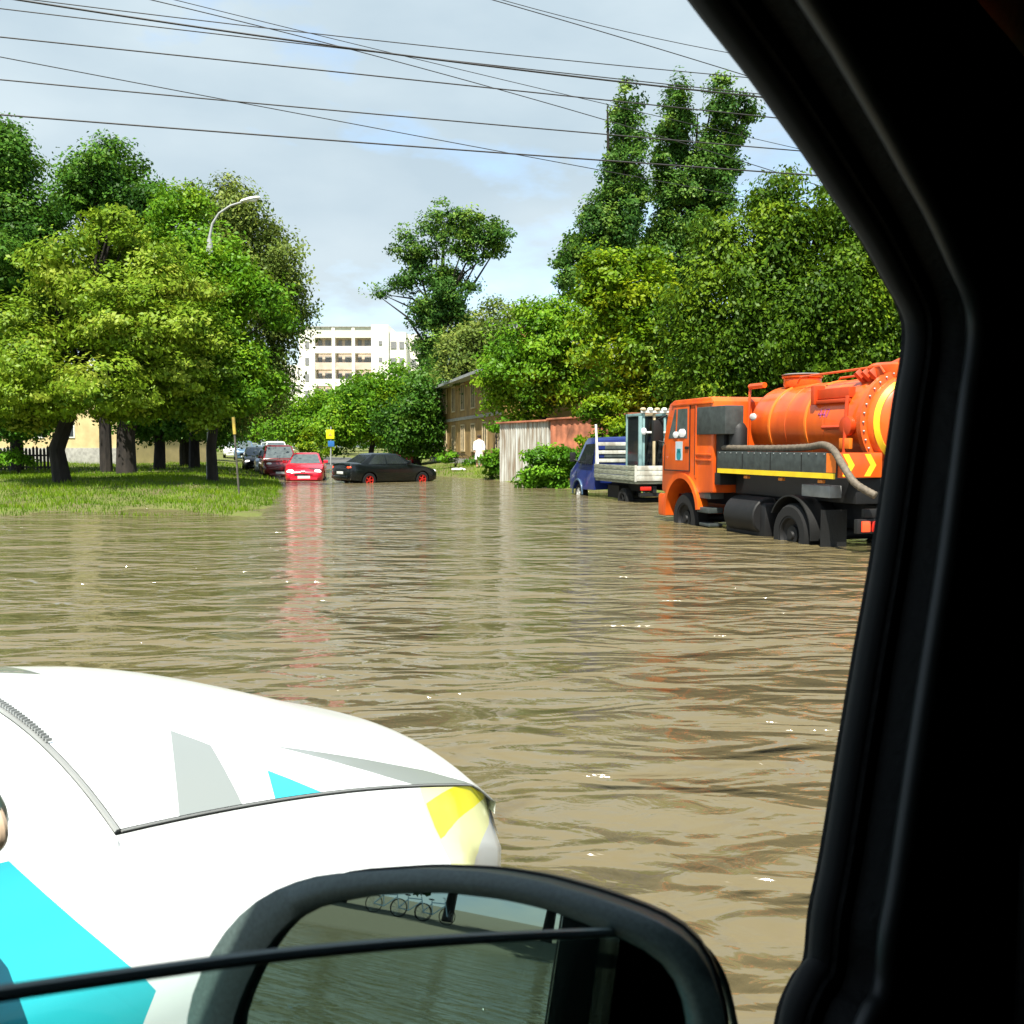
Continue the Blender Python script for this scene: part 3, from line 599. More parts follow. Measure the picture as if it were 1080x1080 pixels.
# ------------------------------------------------------------------ generic cars
def wheel(t, x, y, r, wd, rimm, side):
    p = MB(); p.lathe([(r*.62, -wd/2), (r*.9, -wd/2), (r, -wd*.3), (r, wd*.3), (r*.9, wd/2), (r*.62, wd/2), (r*.55, wd*.2), (r*.55, -wd*.2)], (x, y, r), 'y', 24, True)
    w_ = obj('wheel', MB().lathe([(.001, -wd*.3), (r*.3, -wd*.3), (r*.3, wd*.3), (.001, wd*.3)], (x, y, r), 'y', 12), M['dark_metal'], t)
    obj('tyre', p, M['rubber'], w_)
    q = MB(); f = side
    q.lathe([(r*.63, f*wd*.46), (r*.55, f*wd*.46), (r*.5, f*wd*.25), (r*.5, f*wd*.2), (r*.63, f*wd*.2)], (x, y, r), 'y', 24, True)
    if r > .45: q.lathe([(.001, f*wd*.22), (r*.2, f*wd*.22), (r*.3, f*wd*.1), (r*.56, f*wd*.34), (r*.56, f*wd*.3), (r*.3, f*wd*.04), (.001, f*wd*.04)], (x, y, r), 'y', 24)
    for k in range(5 if r < .45 else 8):
        a = 2*math.pi*k/5
        if r > .45: a = 2*math.pi*k/8; q.ell((x+.17*r*2*math.cos(a)*.55, y+f*wd*.24, r+.17*r*2*math.sin(a)*.55), (.02, .02, .02), 8, 6); continue
        q.box((x+.34*r*math.cos(a), y+f*wd*.36, r+.34*r*math.sin(a)), (r*.5, .03, r*.16), Matrix.Rotation(-a, 3, 'Y'))
    q.lathe([(.001, f*wd*.42), (r*.12, f*wd*.42), (r*.14, f*wd*.3), (.001, f*wd*.3)], (x, y, r), 'y', 12)
    obj('rim', q, rimm, w_)
def catmull(P, k):
    P = [np.array(p, float) for p in P]; o = []
    for i in range(len(P)-1):
        a, b, c, d = P[max(i-1, 0)], P[i], P[i+1], P[min(i+2, len(P)-1)]
        for j in range(k):
            t = j/k; o.append(.5*((2*b)+(c-a)*t+(2*a-5*b+4*c-d)*t*t+(-a+3*b-3*c+d)*t**3))
    return o+[P[-1]]
def car(label, pos, yaw, paint, st='sedan', sc=1, lights=False, rim='grey_metal', tail='tail_red', extra=None, group=None, name='parked_car', cat='car'):
    t = thing(name, label, cat, pos, yaw, group); t.scale = (sc, sc, sc)
    if st == 'sedan':
        stn = [(-2.2, .42, .78, .66), (-2.14, .3, .98, .78), (-1.9, .24, 1.02, .84), (-1.3, .2, 1.0, .86), (0, .19, .95, .865), (.9, .19, .95, .865), (1.4, .19, .88, .85), (1.9, .2, .76, .80), (2.12, .26, .66, .7), (2.2, .34, .55, .6)]
        lo = (-1.75, .98, .76); hi = (-1.0, .2, .56); zb_, zr = .96, 1.43; ax = (-1.28, 1.32)
    elif st == 'hatch':
        stn = [(-1.95, .42, .8, .66), (-1.9, .3, 1.0, .78), (-1.6, .24, 1.04, .83), (-1.0, .2, 1.0, .84), (0, .19, .96, .845), (.8, .19, .95, .845), (1.3, .19, .9, .83), (1.65, .2, .78, .78), (1.85, .26, .66, .68), (1.92, .34, .55, .6)]
        lo = (-1.85, 1.0, .75); hi = (-1.5, .25, .57); zb_, zr = .97, 1.48; ax = (-1.22, 1.2)
    else:
        stn = [(-2.25, .45, .9, .72), (-2.2, .36, 1.08, .82), (-1.9, .3, 1.12, .88), (-1.3, .27, 1.1, .89), (0, .27, 1.07, .89), (.9, .27, 1.06, .89), (1.5, .27, 1.02, .88), (2.0, .3, .95, .84), (2.2, .36, .82, .76), (2.26, .42, .7, .7)]
        lo = (-2.18, 1.0, .8); hi = (-1.9, .35, .64); zb_, zr = 1.08, 1.74; ax = (-1.35, 1.4)
    ss = catmull(stn, 3); rings = []
    for x, zb, ztp, w_ in ss:
        h = ztp-zb; half = [(0, zb), (.8*w_, zb), (.94*w_, zb+.08*h), (.99*w_, zb+.3*h), (w_, zb+.55*h), (.985*w_, zb+.78*h), (.93*w_, ztp-.05*h), (.82*w_, ztp), (.4*w_, ztp+.02), (0, ztp+.028)]
        rings.append([(x, y, z) for y, z in half]+[(x, -y, z) for y, z in half[-2:0:-1]])
    bd = MB(); bd.loft(rings); body = obj('body', bd, M[paint], t)
    wr = .31 if st != 'suv' else .37
    W = stn[4][3]
    c = MB()
    for x in ax:
        for s in (-1, 1): c.lathe([(wr*1.17, -.14), (wr*1.17, .2)], (x, s*(W-.06), wr), 'y', 20)
    cut(body, c)
    for x in ax:
        for s in (-1, 1):
            wheel(t, x, s*(W-.12), wr, .2, M[rim], s)
    # cabin
    zm = zb_-.02
    Lc = [(lo[0], -lo[2], zm), (lo[1], -lo[2], zm), (lo[1], lo[2], zm), (lo[0], lo[2], zm)]
    Uc = [(hi[0], -hi[2], zr-.04), (hi[1], -hi[2], zr-.04), (hi[1], hi[2], zr-.04), (hi[0], hi[2], zr-.04)]
    Tc = [(hi[0]+.2, -hi[2]+.16, zr), (hi[1]-.2, -hi[2]+.16, zr), (hi[1]-.2, hi[2]-.16, zr), (hi[0]+.2, hi[2]-.16, zr)]
    cb = MB(); cb.loft([[Vector(v)-Vector((0, 0, .15)) for v in Lc], Lc, Uc, Tc]); obj('cabin', cb, M[paint], t, bevel=.05)
    def patch(i, j, u0, u1, v0, v1, nm, m):
        a, b_, c_, d = Vector(Lc[i]), Vector(Lc[j]), Vector(Uc[j]), Vector(Uc[i])
        nrm = (b_-a).cross(d-a).normalized(); cen = sum((Vector(q) for q in Lc+Uc), Vector())/8
        if nrm.dot(a-cen) < 0: nrm = -nrm
        def P(u, v): return a.lerp(b_, u).lerp(d.lerp(c_, u), v)+nrm*.006
        q = MB(); q.prism([P(u0, v0), P(u1, v0), P(u1, v1), P(u0, v1)], -nrm*.03); return obj(nm, q, m, t, smooth=False)
    patch(1, 2, .06, .94, .06, .93, 'windscreen', M['glass_screen'])
    patch(3, 0, .07, .93, .1, .92, 'rear_window', M['glass_dark'])
    for i, j in ((0, 1), (2, 3)):
        cuts = [(.08, .36), (.40, .66), (.69, .93)] if st != 'sedan' else [(.16, .48), (.51, .92)]
        for u0, u1 in cuts:
            if (i, j) == (2, 3): u0, u1 = 1-u1, 1-u0
            patch(i, j, u0, u1, .08, .9, 'side_window', M['glass_dark'])
    xf = stn[-1][0]; xr = stn[0][0]; zl = .64 if st != 'suv' else .82
    for s in (-1, 1):
        q = MB(); q.ell((xf-.16, s*.56, zl), (.13, .17, .085), 14, 8); obj('headlight', q, M['lamp_lit'] if lights else M['lamp_lens'], t)
        q = MB(); q.ell((xr+.1, s*.62, .84 if st != 'suv' else 1.0), (.1, .17, .09), 12, 8); obj('taillight', q, M[tail], t)
        q = MB(); q.box((lo[1]-.35, s*(lo[2]+.12), zb_+.08), (.12, .2, .13)); obj('door_mirror', q, M[paint], t, bevel=.03)
        for xx in (.25, -.75):
            q = MB(); q.box((xx, s*(W*.99), .78), (.16, .03, .03)); obj('door_handle', q, M[paint], t, bevel=.008)
    q = MB(); q.box((xf-.03, 0, .5), (.06, .8, .11)); obj('grille', q, M['black_plastic'], t, bevel=.01)
    q = MB(); q.box((xf+.012, 0, .40), (.02, .52, .11)); obj('number_plate', q, M['plate'], t, bevel=.003)
    q = MB(); q.box((xr-.012, 0, .62), (.02, .52, .11)); obj('number_plate', q, M['plate'], t, bevel=.003)
    q = MB(); q.box((xr-.02, 0, .45), (.1, 1.3, .14)); obj('bumper', q, M[paint], t, bevel=.03)
    q = MB(); q.box((xf-.03, 0, .33), (.1, 1.15, .12)); obj('bumper', q, M[paint], t, bevel=.03)
    return t
DEP = -.27
p = at(318, 500, 43.5); rc = car('bright red sedan facing us with its headlights lit in the flooded street', (p.x, 44.5, -.24), R(-90+9), 'red_paint', lights=True, name='red_sedan')
q = MB(); q.tube([(2.13, -.12, .62), (2.13, .05, .62)], .07, 12); obj('badge', q, M['chrome'], rc)
p = at(407, 500, 41.5); car('black sedan with bright red wheel rims turning across the flooded street', (p.x, 41.5, -.19), R(38), 'black_paint', rim='red_rim', tail='tail_lit', name='black_sedan', sc=.97)
p = at(426, 485, 68); car('small red hatchback just visible behind the black sedan roof', (p.x, 68, .05), R(92), 'red_paint', 'hatch', name='red_hatchback')
PG = 'cars parked along the left kerb'
ca = math.atan2(1, -.21)
row = [(294, 50, 'maroon_paint', 'suv', 'dark maroon estate parked right behind the bright red sedan', False), (285, 56, 'silver_paint', 'sedan', 'silver car parked next behind the dark maroon one', False),
       (271, 60, 'black_paint', 'hatch', 'black hatchback with bright headlights, left of the silver car', True), (291, 72, 'dull_white', 'suv', 'white van-like car whose roof shows above the silver one', False),
       (276, 79, 'bluegrey_paint', 'sedan', 'blue-grey sedan behind the black hatchback', False), (284, 88, 'silver_paint', 'suv', 'tall silver car far along the parked row', False),
       (300, 96, 'dull_white', 'sedan', 'white sedan far down the parked row', False), (292, 106, 'bluegrey_paint', 'suv', 'farthest blue-grey car of the parked row', False)]
ca = math.atan2(1, -.27)
for px, y, pm, st, lab, li in row:
    x = (px-540)/F*y; car(lab, (x, y, max(-.30+sstep(38, 75, y)*.38, -.22)), ca+math.pi+R(random.uniform(-2, 2)), pm, st, lights=li, group=PG)
for i, (px, Y, pm, st, lab) in enumerate(((258, 88, 'bluegrey_paint', 'suv', 'blue car on the grass side beyond the marker post'), (246, 96, 'dull_white', 'suv', 'white vehicle glimpsed between the tree trunks'), (266, 104, 'silver_paint', 'hatch', 'small silver car glimpsed left of the parked row'))):
    g0 = gnd_at(px, Y); car(lab, (g0.x, Y, g0.z), ca+math.pi, pm, st, group='cars parked beyond the trees')

# ------------------------------------------------------------------ person by the house
b = gnd_at(505.5, 51.5); b.z = gz(b.x, 51.5)
pe = thing('person', 'person in white clothes standing by the yellow house', 'person', b)
def skin_body(nm, verts, edges, rad, m, parent, sub=2):
    me = bpy.data.meshes.new(nm); me.from_pydata(verts, edges, []); o = bpy.data.objects.new(nm, me); COL.objects.link(o); o.parent = parent
    md = o.modifiers.new('s', 'SKIN'); md.use_smooth_shade = True
    for i, r_ in enumerate(rad): me.skin_vertices[0].data[i].radius = (r_, r_)
    me.skin_vertices[0].data[0].use_root = True
    o.modifiers.new('d', 'SUBSURF').levels = sub; o.modifiers['d'].render_levels = sub; me.materials.append(m); return o
V = [(0, 0, .88), (0, 0, 1.08), (0, 0, 1.3), (0, 0, 1.42), (0, -.02, 1.54), (.09, 0, .82), (.1, -.03, .48), (.1, .02, .08), (.1, -.1, .04), (-.09, 0, .82), (-.1, 0, .48), (-.11, .02, .08), (-.11, -.1, .04), (.19, 0, 1.3), (.25, 0, 1.06), (.22, -.12, .86), (.2, -.17, .78), (-.19, 0, 1.3), (-.26, 0, 1.06), (-.25, -.08, .84), (-.25, -.11, .76)]
E = [(0, 1), (1, 2), (2, 3), (3, 4), (0, 5), (5, 6), (6, 7), (7, 8), (0, 9), (9, 10), (10, 11), (11, 12), (2, 13), (13, 14), (14, 15), (15, 16), (2, 17), (17, 18), (18, 19), (19, 20)]
RD = [.14, .12, .14, .055, .10, .1, .07, .05, .04, .1, .07, .05, .04, .065, .05, .04, .035, .065, .05, .04, .035]
skin_body('body', V, E, RD, M['skin'], pe)
p = MB(); p.loft([[(a*math.cos(t_), b2*math.sin(t_), z) for t_ in [2*math.pi*k/14 for k in range(14)]] for a, b2, z in ((.24, .19, .42), (.22, .175, .7), (.19, .16, 1.0), (.22, .165, 1.25), (.24, .14, 1.34), (.1, .09, 1.43))], caps=True); obj('white_coat', p, M['cloth_white'], pe)
for s in (-1, 1):
    p = MB(); p.tube([(s*.19, 0, 1.33), (s*.255, 0, 1.06), (s*.24, -.09, .88)], [.09, .075, .062], 10); obj('sleeve', p, M['cloth_white'], pe)
p = MB(); p.ell((0, .012, 1.60), (.105, .115, .1), 14, 8); obj('hair', p, M['hair'], pe)
b = gnd_at(484, 51); b.z += .02
p = MB(); 
for k in range(5): p.ell((.12*k-.25, .05*math.sin(k*2), .06+.03*math.sin(k*3)), (.14, .12, .08), 10, 6)
tag(obj('plastic_bag', p, M['cloth_white'], loc=b), 'crumpled white bag lying on the grass edge right of the black sedan', 'bag')

# ------------------------------------------------------------------ orange tanker
TY = R(90+16)
tk = thing('tanker_truck', 'orange vacuum tanker truck standing in the flood at the right', 'truck', (5.45, 15.83, -.40), TY)
fr = MB()
for s in (-1, 1): fr.b2((-1.75, s*.42-.05, .78), (4.3, s*.42+.05, 1.02))
for x in (-1.5, -.3, 1, 2.2): fr.b2((x-.06, -.369, .8), (x+.06, .369, 1.0))
fr.lathe([(.09, -.95), (.09, .95)], (0, 0, .5), 'y', 12); fr.lathe([(.08, -.95), (.08, .95)], (3.72, 0, .5), 'y', 12)
obj('chassis', fr, M['dark_metal'], tk)
q = MB(); q.b2((-1.25, -.85, 1.05), (2.3, .85, 1.42)); q.b2((.75, -.75, .45), (2.3, .75, 1.04)); obj('undercarriage_shade', q, M['dark_metal'], tk, bevel=.02)  # dark boxes added to fill the undercarriage with shade
for x, dual in ((0, 1), (3.72, 0)):
    for s in (-1, 1):
        wheel(tk, x, s*1.02, .5, .3, M['dark_metal'], s)
        if dual: wheel(tk, x, s*.70, .5, .28, M['dark_metal'], s)
# cab
cab = MB()
prof = [(2.5, 1.05), (2.5, 2.70), (2.62, 2.78), (4.15, 2.78), (4.36, 2.71), (4.62, 1.98), (4.68, 1.85), (4.68, 1.0), (4.5, .95)]
cab.loft([[(x, s*w_, z) for x, z in prof] for s, w_ in ((-1, 1.2), (1, 1.2))])
cabo = obj('cab', cab, M['orange'], tk, bevel=.045)
c = MB()
for s in (-1, 1): c.lathe([(.66, -.35), (.66, .35)], (3.72, s*1.1, .62), 'y', 24)
cut(cabo, c)
def sidepoly(pts, y, s, d=.02): 
    return MB().prism([(x, s*y, z) for x, z in pts], (0, -s*d, 0))
for s in (-1, 1):
    dr = obj('door', sidepoly([(3.42, 1.42), (3.42, 2.68), (4.12, 2.68), (4.5, 1.92), (4.54, 1.42)], 1.212, s, .03), M['orange'], tk, bevel=.01)
    q = MB()
    for a_, b_ in (((3.42, 1.42), (3.42, 2.66)), ((3.42, 1.42), (4.54, 1.42)), ((4.54, 1.42), (4.5, 1.92)), ((3.2, 1.35), (3.2, 2.68))): q.tube([(a_[0], s*1.211, a_[1]), (b_[0], s*1.211, b_[1])], .012, 6)
    obj('door_gap', q, M['black_plastic'], dr)
    obj('window', sidepoly([(3.52, 2.04), (3.52, 2.6), (4.06, 2.6), (4.35, 2.04)], 1.217, s, .02), M['glass_screen'], dr, smooth=False)
    obj('window_post', sidepoly([(3.98, 2.04), (3.94, 2.6), (3.98, 2.6), (4.02, 2.04)], 1.223, s, .02), M['orange'], dr, smooth=False)
    obj('handle', MB().box((3.52, s*1.22, 1.86), (.14, .03, .05)), M['black_plastic'], dr, bevel=.008)
    if s > 0:
        e = obj('door_emblem', sidepoly([(3.72, 1.62), (3.72, 1.98), (4.02, 1.98), (4.02, 1.62)], 1.2155, s, .02), M['pale_blue'], dr, smooth=False)
        q = MB(); q.lathe([(.001, 0), (.1, 0), (.1, .003), (.001, .003)], (3.87, 1.2165, 1.72), 'y', 18); q.prism([(3.79, 1.2165, 1.76), (3.95, 1.2165, 1.76), (3.95, 1.2165, 1.84), (3.79, 1.2165, 1.84)], (0, .003, 0)); obj('mark', q, M['teal_mark'], e, smooth=False)
        q = MB(); q.ell((3.72, 1.226, 2.14), (.17, .012, .09), 12, 6); q.ell((4.0, 1.226, 2.11), (.13, .012, .07), 12, 6); obj('white_cloth', q, M['cloth_white'], dr)
    # fender over front wheel
    q = MB(); rg = []
    for a in np.linspace(R(-8), R(172), 16):
        ca_, sa = math.cos(a), math.sin(a)
        rg.append([(3.72+r_*ca_, s*y, .62+r_*sa) for r_, y in ((.66, 1.0), (.66, 1.25), (.76, 1.25), (.76, 1.19), (.69, 1.0))])
    q.loft(rg); obj('fender', q, M['orange'], tk)
    q = MB(); q.box((4.72, s*1.28, 2.2), (.1, .22, .42)); q.tube([(4.5, s*1.18, 2.5), (4.7, s*1.28, 2.42)], .02); q.tube([(4.55, s*1.18, 1.95), (4.7, s*1.28, 2.0)], .02); obj('cab_mirror', q, M['black_plastic'], tk, bevel=.02)
    q = MB(); q.box((2.86, s*1.06, .72), (.46, .3, .1)); q.box((2.86, s*1.04, 1.08), (.46, .28, .3)); q.box((2.9, s*1.02, .45), (.4, .28, .06)); obj('cab_step', q, M['slate'], tk, bevel=.015)
    q = MB(); q.ell((4.72, s*.85, .72), (.06, .2, .11), 14, 8); obj('headlight', q, M['lamp_lens'], tk)
q = MB(); q.prism([(4.40, -1.1, 2.7), (4.66, -1.1, 1.98), (4.66, 1.1, 1.98), (4.40, 1.1, 2.7)], (-.02, 0, -.01)); obj('windscreen', q, M['glass_screen'], tk, smooth=False)
q = MB(); q.b2((4.5, -1.22, .5), (4.82, 1.22, .95)); obj('bumper', q, M['orange'], tk, bevel=.06)
q = MB()
for k in range(4): q.box((4.69, 0, 1.2+k*.14), (.03, 1.6, .07))
obj('grille', q, M['black_plastic'], tk, bevel=.008)
# side box behind the cab window, cab rear panel details
q = MB(); q.b2((1.95, .9, 2.1), (3.05, 1.26, 2.6)); obj('side_box', q, M['slate'], tk, bevel=.02)
q = MB(); q.b2((2.2, .85, 1.42), (2.49, 1.15, 2.3)); q.lathe([(.16, 1.45), (.16, 2.2), (.1, 2.3)], (2.05, .95, 0), 'z', 16); obj('air_filter', q, M['black_plastic'], tk, bevel=.02)
q = MB(); q.b2((2.3, .7, 1.2), (2.98, 1.16, 1.42)); obj('battery_box', q, M['black_plastic'], tk, bevel=.02)
q = MB(); q.lathe([(.3, -.0), (.32, .02), (.32, 1.0), (.3, 1.02)], (1.0, .92, .72), 'x', 20); obj('air_tank', q, M['dark_metal'], tk)
q = MB(); q.b2((.85, .8, .35), (2.2, 1.1, .95)); obj('fuel_tank', q, M['dark_metal'], tk, bevel=.08)
q = MB(); q.tube([(1.45+.07*math.cos(a), 1.14, .82+.07*math.sin(a)) for a in np.linspace(.8, 5.4, 12)], .018, 8); obj('hook', q, M['dull_white'], tk)
# tank
ZC, RT = 2.24, .70
q = MB(); pr = []
for a in np.linspace(0, math.pi/2, 9): pr.append((max(.001, RT*math.sin(a)), 2.36-.34*(1-math.cos(a))))
for a in np.linspace(math.pi/2, 0, 9): pr.append((max(.001, RT*math.sin(a)), -1.2-.36*math.cos(a)))
q.lathe(pr, (0, 0, ZC), 'x', 48); obj('tank', q, M['orange'], tk, angle=60)
for x in (1.45, .35):
    q = MB(); q.lathe([(RT-.01, x-.035), (RT+.014, x-.025), (RT+.014, x+.025), (RT-.01, x+.035)], (0, 0, ZC), 'x', 48); obj('tank_band', q, M['orange_band'], tk)
q = MB(); q.lathe([(RT-.01, -1.24), (RT+.09, -1.23), (RT+.09, -1.13), (RT-.01, -1.12)], (0, 0, ZC), 'x', 48); obj('tank_flange', q, M['orange'], tk, angle=30)
q = MB(); rg = []
for a in np.linspace(0, 2*math.pi, 49)[:-1]:
    pass
q.lathe([(.585, -1.395), (.60, -1.41), (.655, -1.345), (.64, -1.33)], (0, 0, ZC), 'x', 48); obj('reflective_stripe', q, M['yellow_refl'], tk)
q = MB(); q.lathe([(.3, 0), (.32, .05), (.32, .14), (.30, .16)], (1.55, 0, ZC+RT-.04), 'z', 24); q.lathe([(.34, .161), (.35, .19), (.2, .22), (.001, .22)], (1.55, 0, ZC+RT-.04), 'z', 24); obj('hatch', q, M['orange'], tk)
q = MB(); q.lathe([(.34, .195), (.355, .21), (.3, .225), (.001, .226)], (1.55, 0, ZC+RT-.03), 'z', 24); obj('hatch_lid', q, M['grey_metal'], tk)
q = MB(); q.lathe([(.38, 0), (.4, .04), (.4, .2), (.34, .24), (.001, .25)], (-.95, 0, ZC+RT-.06), 'z', 24); q.tube([(-1.05, .1, ZC+RT+.12), (-1.5, .1, ZC+RT+.22), (-1.75, .1, ZC+RT+.3)], .09, 12); obj('rear_dome_fitting', q, M['orange'], tk)
for k in range(3):
    q = MB(); q.box((-.65-.17*k, .36, ZC+RT-.02), (.09, .1, .26), Matrix.Rotation(R(-38), 3, 'X') @ Matrix.Rotation(R(20), 3, 'Y')); obj('clamp', q, M['red_refl'], tk, bevel=.01)
q = MB(); q.box((-.3, .60, ZC+.46), (.9, .12, .16)); q.box((.12, .62, ZC+.45), (.1, .2, .3)); q.box((-.35, .66, ZC+.34), (.8, .08, .06)); obj('side_bracket', q, M['red_refl'], tk, bevel=.015)
q = MB(); q.tube([(1.95, .5, ZC+RT+.02), (2.45, .5, ZC+RT+.02)], .05); q.tube([(2.45, .5, ZC+RT+.04), (2.45, .55, 1.9)], .025); obj('front_pipe', q, M['orange'], tk)
q = MB(); q.lathe([(.13, .0), (.15, .02), (.15, .10), (.08, .12), (.001, .12)], (-.86, .69, ZC-.05), 'y', 20); q.tube([(-.2, .73, ZC-.06), (-.8, .76, ZC-.06)], .035); q.tube([(-.86, .76, ZC+.4), (-.86, .8, ZC-.45)], .03); obj('valve', q, M['red_refl'], tk)
q = MB(); q.box((-.87, .78, ZC-.31), (.26, .06, .16)); obj('data_plate', q, M['orange_band'], tk, bevel=.01)
q = MB(); q.ell((2.02, .682, ZC+.16), (.12, .02, .07), 16, 8); obj('sticker', q, M['dull_white'], tk)
# purple number 447 on the tank side, as strokes
q = MB()
def stroke(pts, x0, z0, h=.12):
    P = []
    for u, v in pts:
        x = x0-u*h; z = z0+v*h; y = math.sqrt(max(0, (RT+.002)**2-(z-ZC)**2)); P.append((x, y, z))
    q.tube(P, .008, 6)
for k, chs in enumerate(('4', '4', '7')):
    x0 = .0-k*.105
    if chs == '4': stroke([(.55, 0), (.55, 1), (0, .35), (.7, .35)], x0, ZC+.1)
    else: stroke([(0, 1), (.6, 1), (.2, 0)], x0, ZC+.1)
obj('number', q, M['purple_ink'], tk)
# side locker boards and rear chevrons
for s in (-1, 1):
    q = MB(); q.b2((-1.3, s*1.06, 1.44), (2.3, s*1.22, 1.80)); lk = obj('side_board', q, M['slate'], tk, bevel=.012)
    q = MB(); q.b2((-1.28, s*1.221, 1.42), (2.28, s*1.226, 1.50)); obj('yellow_stripe', q, M['yellow_refl'], lk, smooth=False)
    q = MB()
    for x in (-.4, .5, 1.4): q.b2((x-.012, s*1.2205, 1.51), (x+.012, s*1.2235, 1.79))
    obj('seam', q, M['black_plastic'], lk, smooth=False)
    q = MB(); q.b2((-1.36, s*.5, 1.44), (-1.302, s*1.2, 1.8)); rb = obj('rear_board', q, M['orange'], tk, bevel=.01)
    for k in range(2):
        y0 = s*(1.16-k*.36); q = MB(); q.prism([(-1.3635, y0, 1.46), (-1.3635, y0-s*.1, 1.62), (-1.3635, y0, 1.78), (-1.3635, y0-s*.1, 1.78), (-1.3635, y0-s*.2, 1.62), (-1.3635, y0-s*.1, 1.46)], (.003, 0, 0)); obj('chevron', q, M['yellow_refl'], rb, smooth=False)
    q = MB(); q.b2((-1.298, s*1.2225, 1.51), (-1.06, s*1.2265, 1.79)); obj('reflector', q, M['orange_band'], lk, smooth=False)
    # rear mudguard
    q = MB(); rg = []
    for a in np.linspace(R(-5), R(150), 18):
        ca_, sa = math.cos(a), math.sin(a); ca_ = -ca_
        rg.append([(ca_*r_, s*y, .52+sa*r_) for r_, y in ((.59, .66), (.59, 1.17), (.615, 1.17), (.615, .66))])
    q.loft(rg); obj('mudguard', q, M['black_plastic'], tk)
    lt = MB(); lt.box((-1.8, s*.92, .78), (.08, .62, .2)); tb = obj('light_bar', lt, M['black_plastic'], tk, bevel=.01)
    for k, (yy, mm) in enumerate(((1.1, 'tail_lit'), (.94, 'tail_red'), (.76, 'amber'))):
        lt = MB(); lt.box((-1.85, s*yy, .78), (.03, .13, .15)); obj('taillight', lt, M[mm], tb, bevel=.008)
    q = MB(); q.box((-.6, s*1.0, 1.22), (.75, .2, .18)); obj('tool_box', q, M['grey_metal'], tk, bevel=.01)
q = MB(); q.b2((-1.83, -1.1, .9), (-1.74, 1.1, 1.02)); obj('rear_crossbar', q, M['dark_metal'], tk, bevel=.01)
q = MB(); hp = [(2.25, 1.12, 1.86), (1.2, 1.13, 1.855), (.2, 1.12, 1.86), (-.45, 1.12, 1.88), (-.85, 1.14, 1.91), (-1.2, 1.2, 1.83), (-1.55, 1.28, 1.62), (-1.8, 1.25, 1.38), (-2.05, 1.1, 1.22)]
hp = [tuple(p_) for p_ in catmull(hp, 12)]; q.tube(hp, [.05+.005*(i % 2) for i in range(len(hp))], 12); obj('suction_hose', q, M['hose'], tk, angle=80)
for x in (1.6, 0, -.9):
    for s in (-1, 1): q = MB(); q.b2((x-.06, s*.42-.08, 1.021), (x+.06, s*.42+.08, 1.70)); obj('tank_saddle', q, M['dark_metal'], tk)
for s in (-1, 1):
    q = MB()
    for z in (1.62, 1.72): q.b2((2.56, s*1.19, z), (3.16, s*1.222, z+.04))
    q.b2((2.52, s*1.19, 2.66), (4.2, s*1.222, 2.70)); q.b2((3.15, s*1.19, 1.3), (3.2, s*1.216, 2.66)); obj('cab_rib', q, M['orange'], tk, bevel=.008)
    for x in (-.8, .3, 1.4):
        q = MB(); q.box((x, s*1.13, 1.37), (.12, .06, .05)); obj('marker_light', q, M['amber'], tk, bevel=.01)
    q = MB(); q.b2((-.86, s*.72, .25), (-.845, s*1.16, .95)); obj('mud_flap', q, M['black_plastic'], tk)
    q = MB(); q.tube([(-1.2, s*.38, ZC+RT+.02), (-1.1, s*.38, ZC+RT+.12), (1.0, s*.38, ZC+RT+.1), (1.1, s*.38, ZC+RT+.0)], .018, 8); obj('hand_rail', q, M['orange'], tk)
q = MB()
for x in np.linspace(-1.2, 2.2, 18): q.ell((x, 1.224, 1.775), (.012, .008, .012), 8, 4)
obj('rivets', q, M['grey_metal'], tk)
q = MB()
for a in np.linspace(0, 2*math.pi, 37)[:-1]: q.ell((-1.245, (RT+.05)*math.cos(a), ZC+(RT+.05)*math.sin(a)), (.02, .018, .018), 6, 4)
obj('flange_bolts', q, M['grey_metal'], tk)
for x in (.95, -.15):
    q = MB(); q.lathe([(RT-.003, x-.012), (RT+.006, x), (RT-.003, x+.012)], (0, 0, ZC), 'x', 48); obj('weld_seam', q, M['orange'], tk)
q = MB(); q.tube([(-1.58, .3, ZC-.45), (-1.68, .3, ZC-.75), (-1.7, .35, 1.2)], .1, 14); obj('outlet_pipe', q, M['dark_metal'], tk)

# ------------------------------------------------------------------ blue flatbed truck with window frames
gt = thing('flatbed_truck', 'blue light truck with a weathered white flatbed parked ahead of the orange tanker', 'truck', (3.88, 27.2, -.34), R(90+15))
q = MB(); prof = [(2.08, .55), (2.08, 2.0), (2.2, 2.08), (3.0, 2.06), (3.2, 1.95), (3.7, 1.32), (4.2, 1.08), (4.3, .9), (4.3, .5)]
rg = []
for s, w_, k in ((-1, .95, .0), (-.97, 1.0, 0), (0, 1.0, .03), (.97, 1.0, 0), (1, .95, 0)):
    rg.append([(x-(1-abs(s))*0, s*1.0*(1-.18*max(0, (z-1.25))), z+k) for x, z in prof])
q.loft(rg); gc = obj('cab', q, M['blue_paint'], gt, bevel=.03)
c = MB()
for s in (-1, 1): c.lathe([(.42, -.3), (.42, .3)], (3.55, s*.9, .38), 'y', 20)
cut(gc, c)
def gside(x, z, s, o=.006): return (x, s*((1-.18*max(0, z-1.25))+o), z)
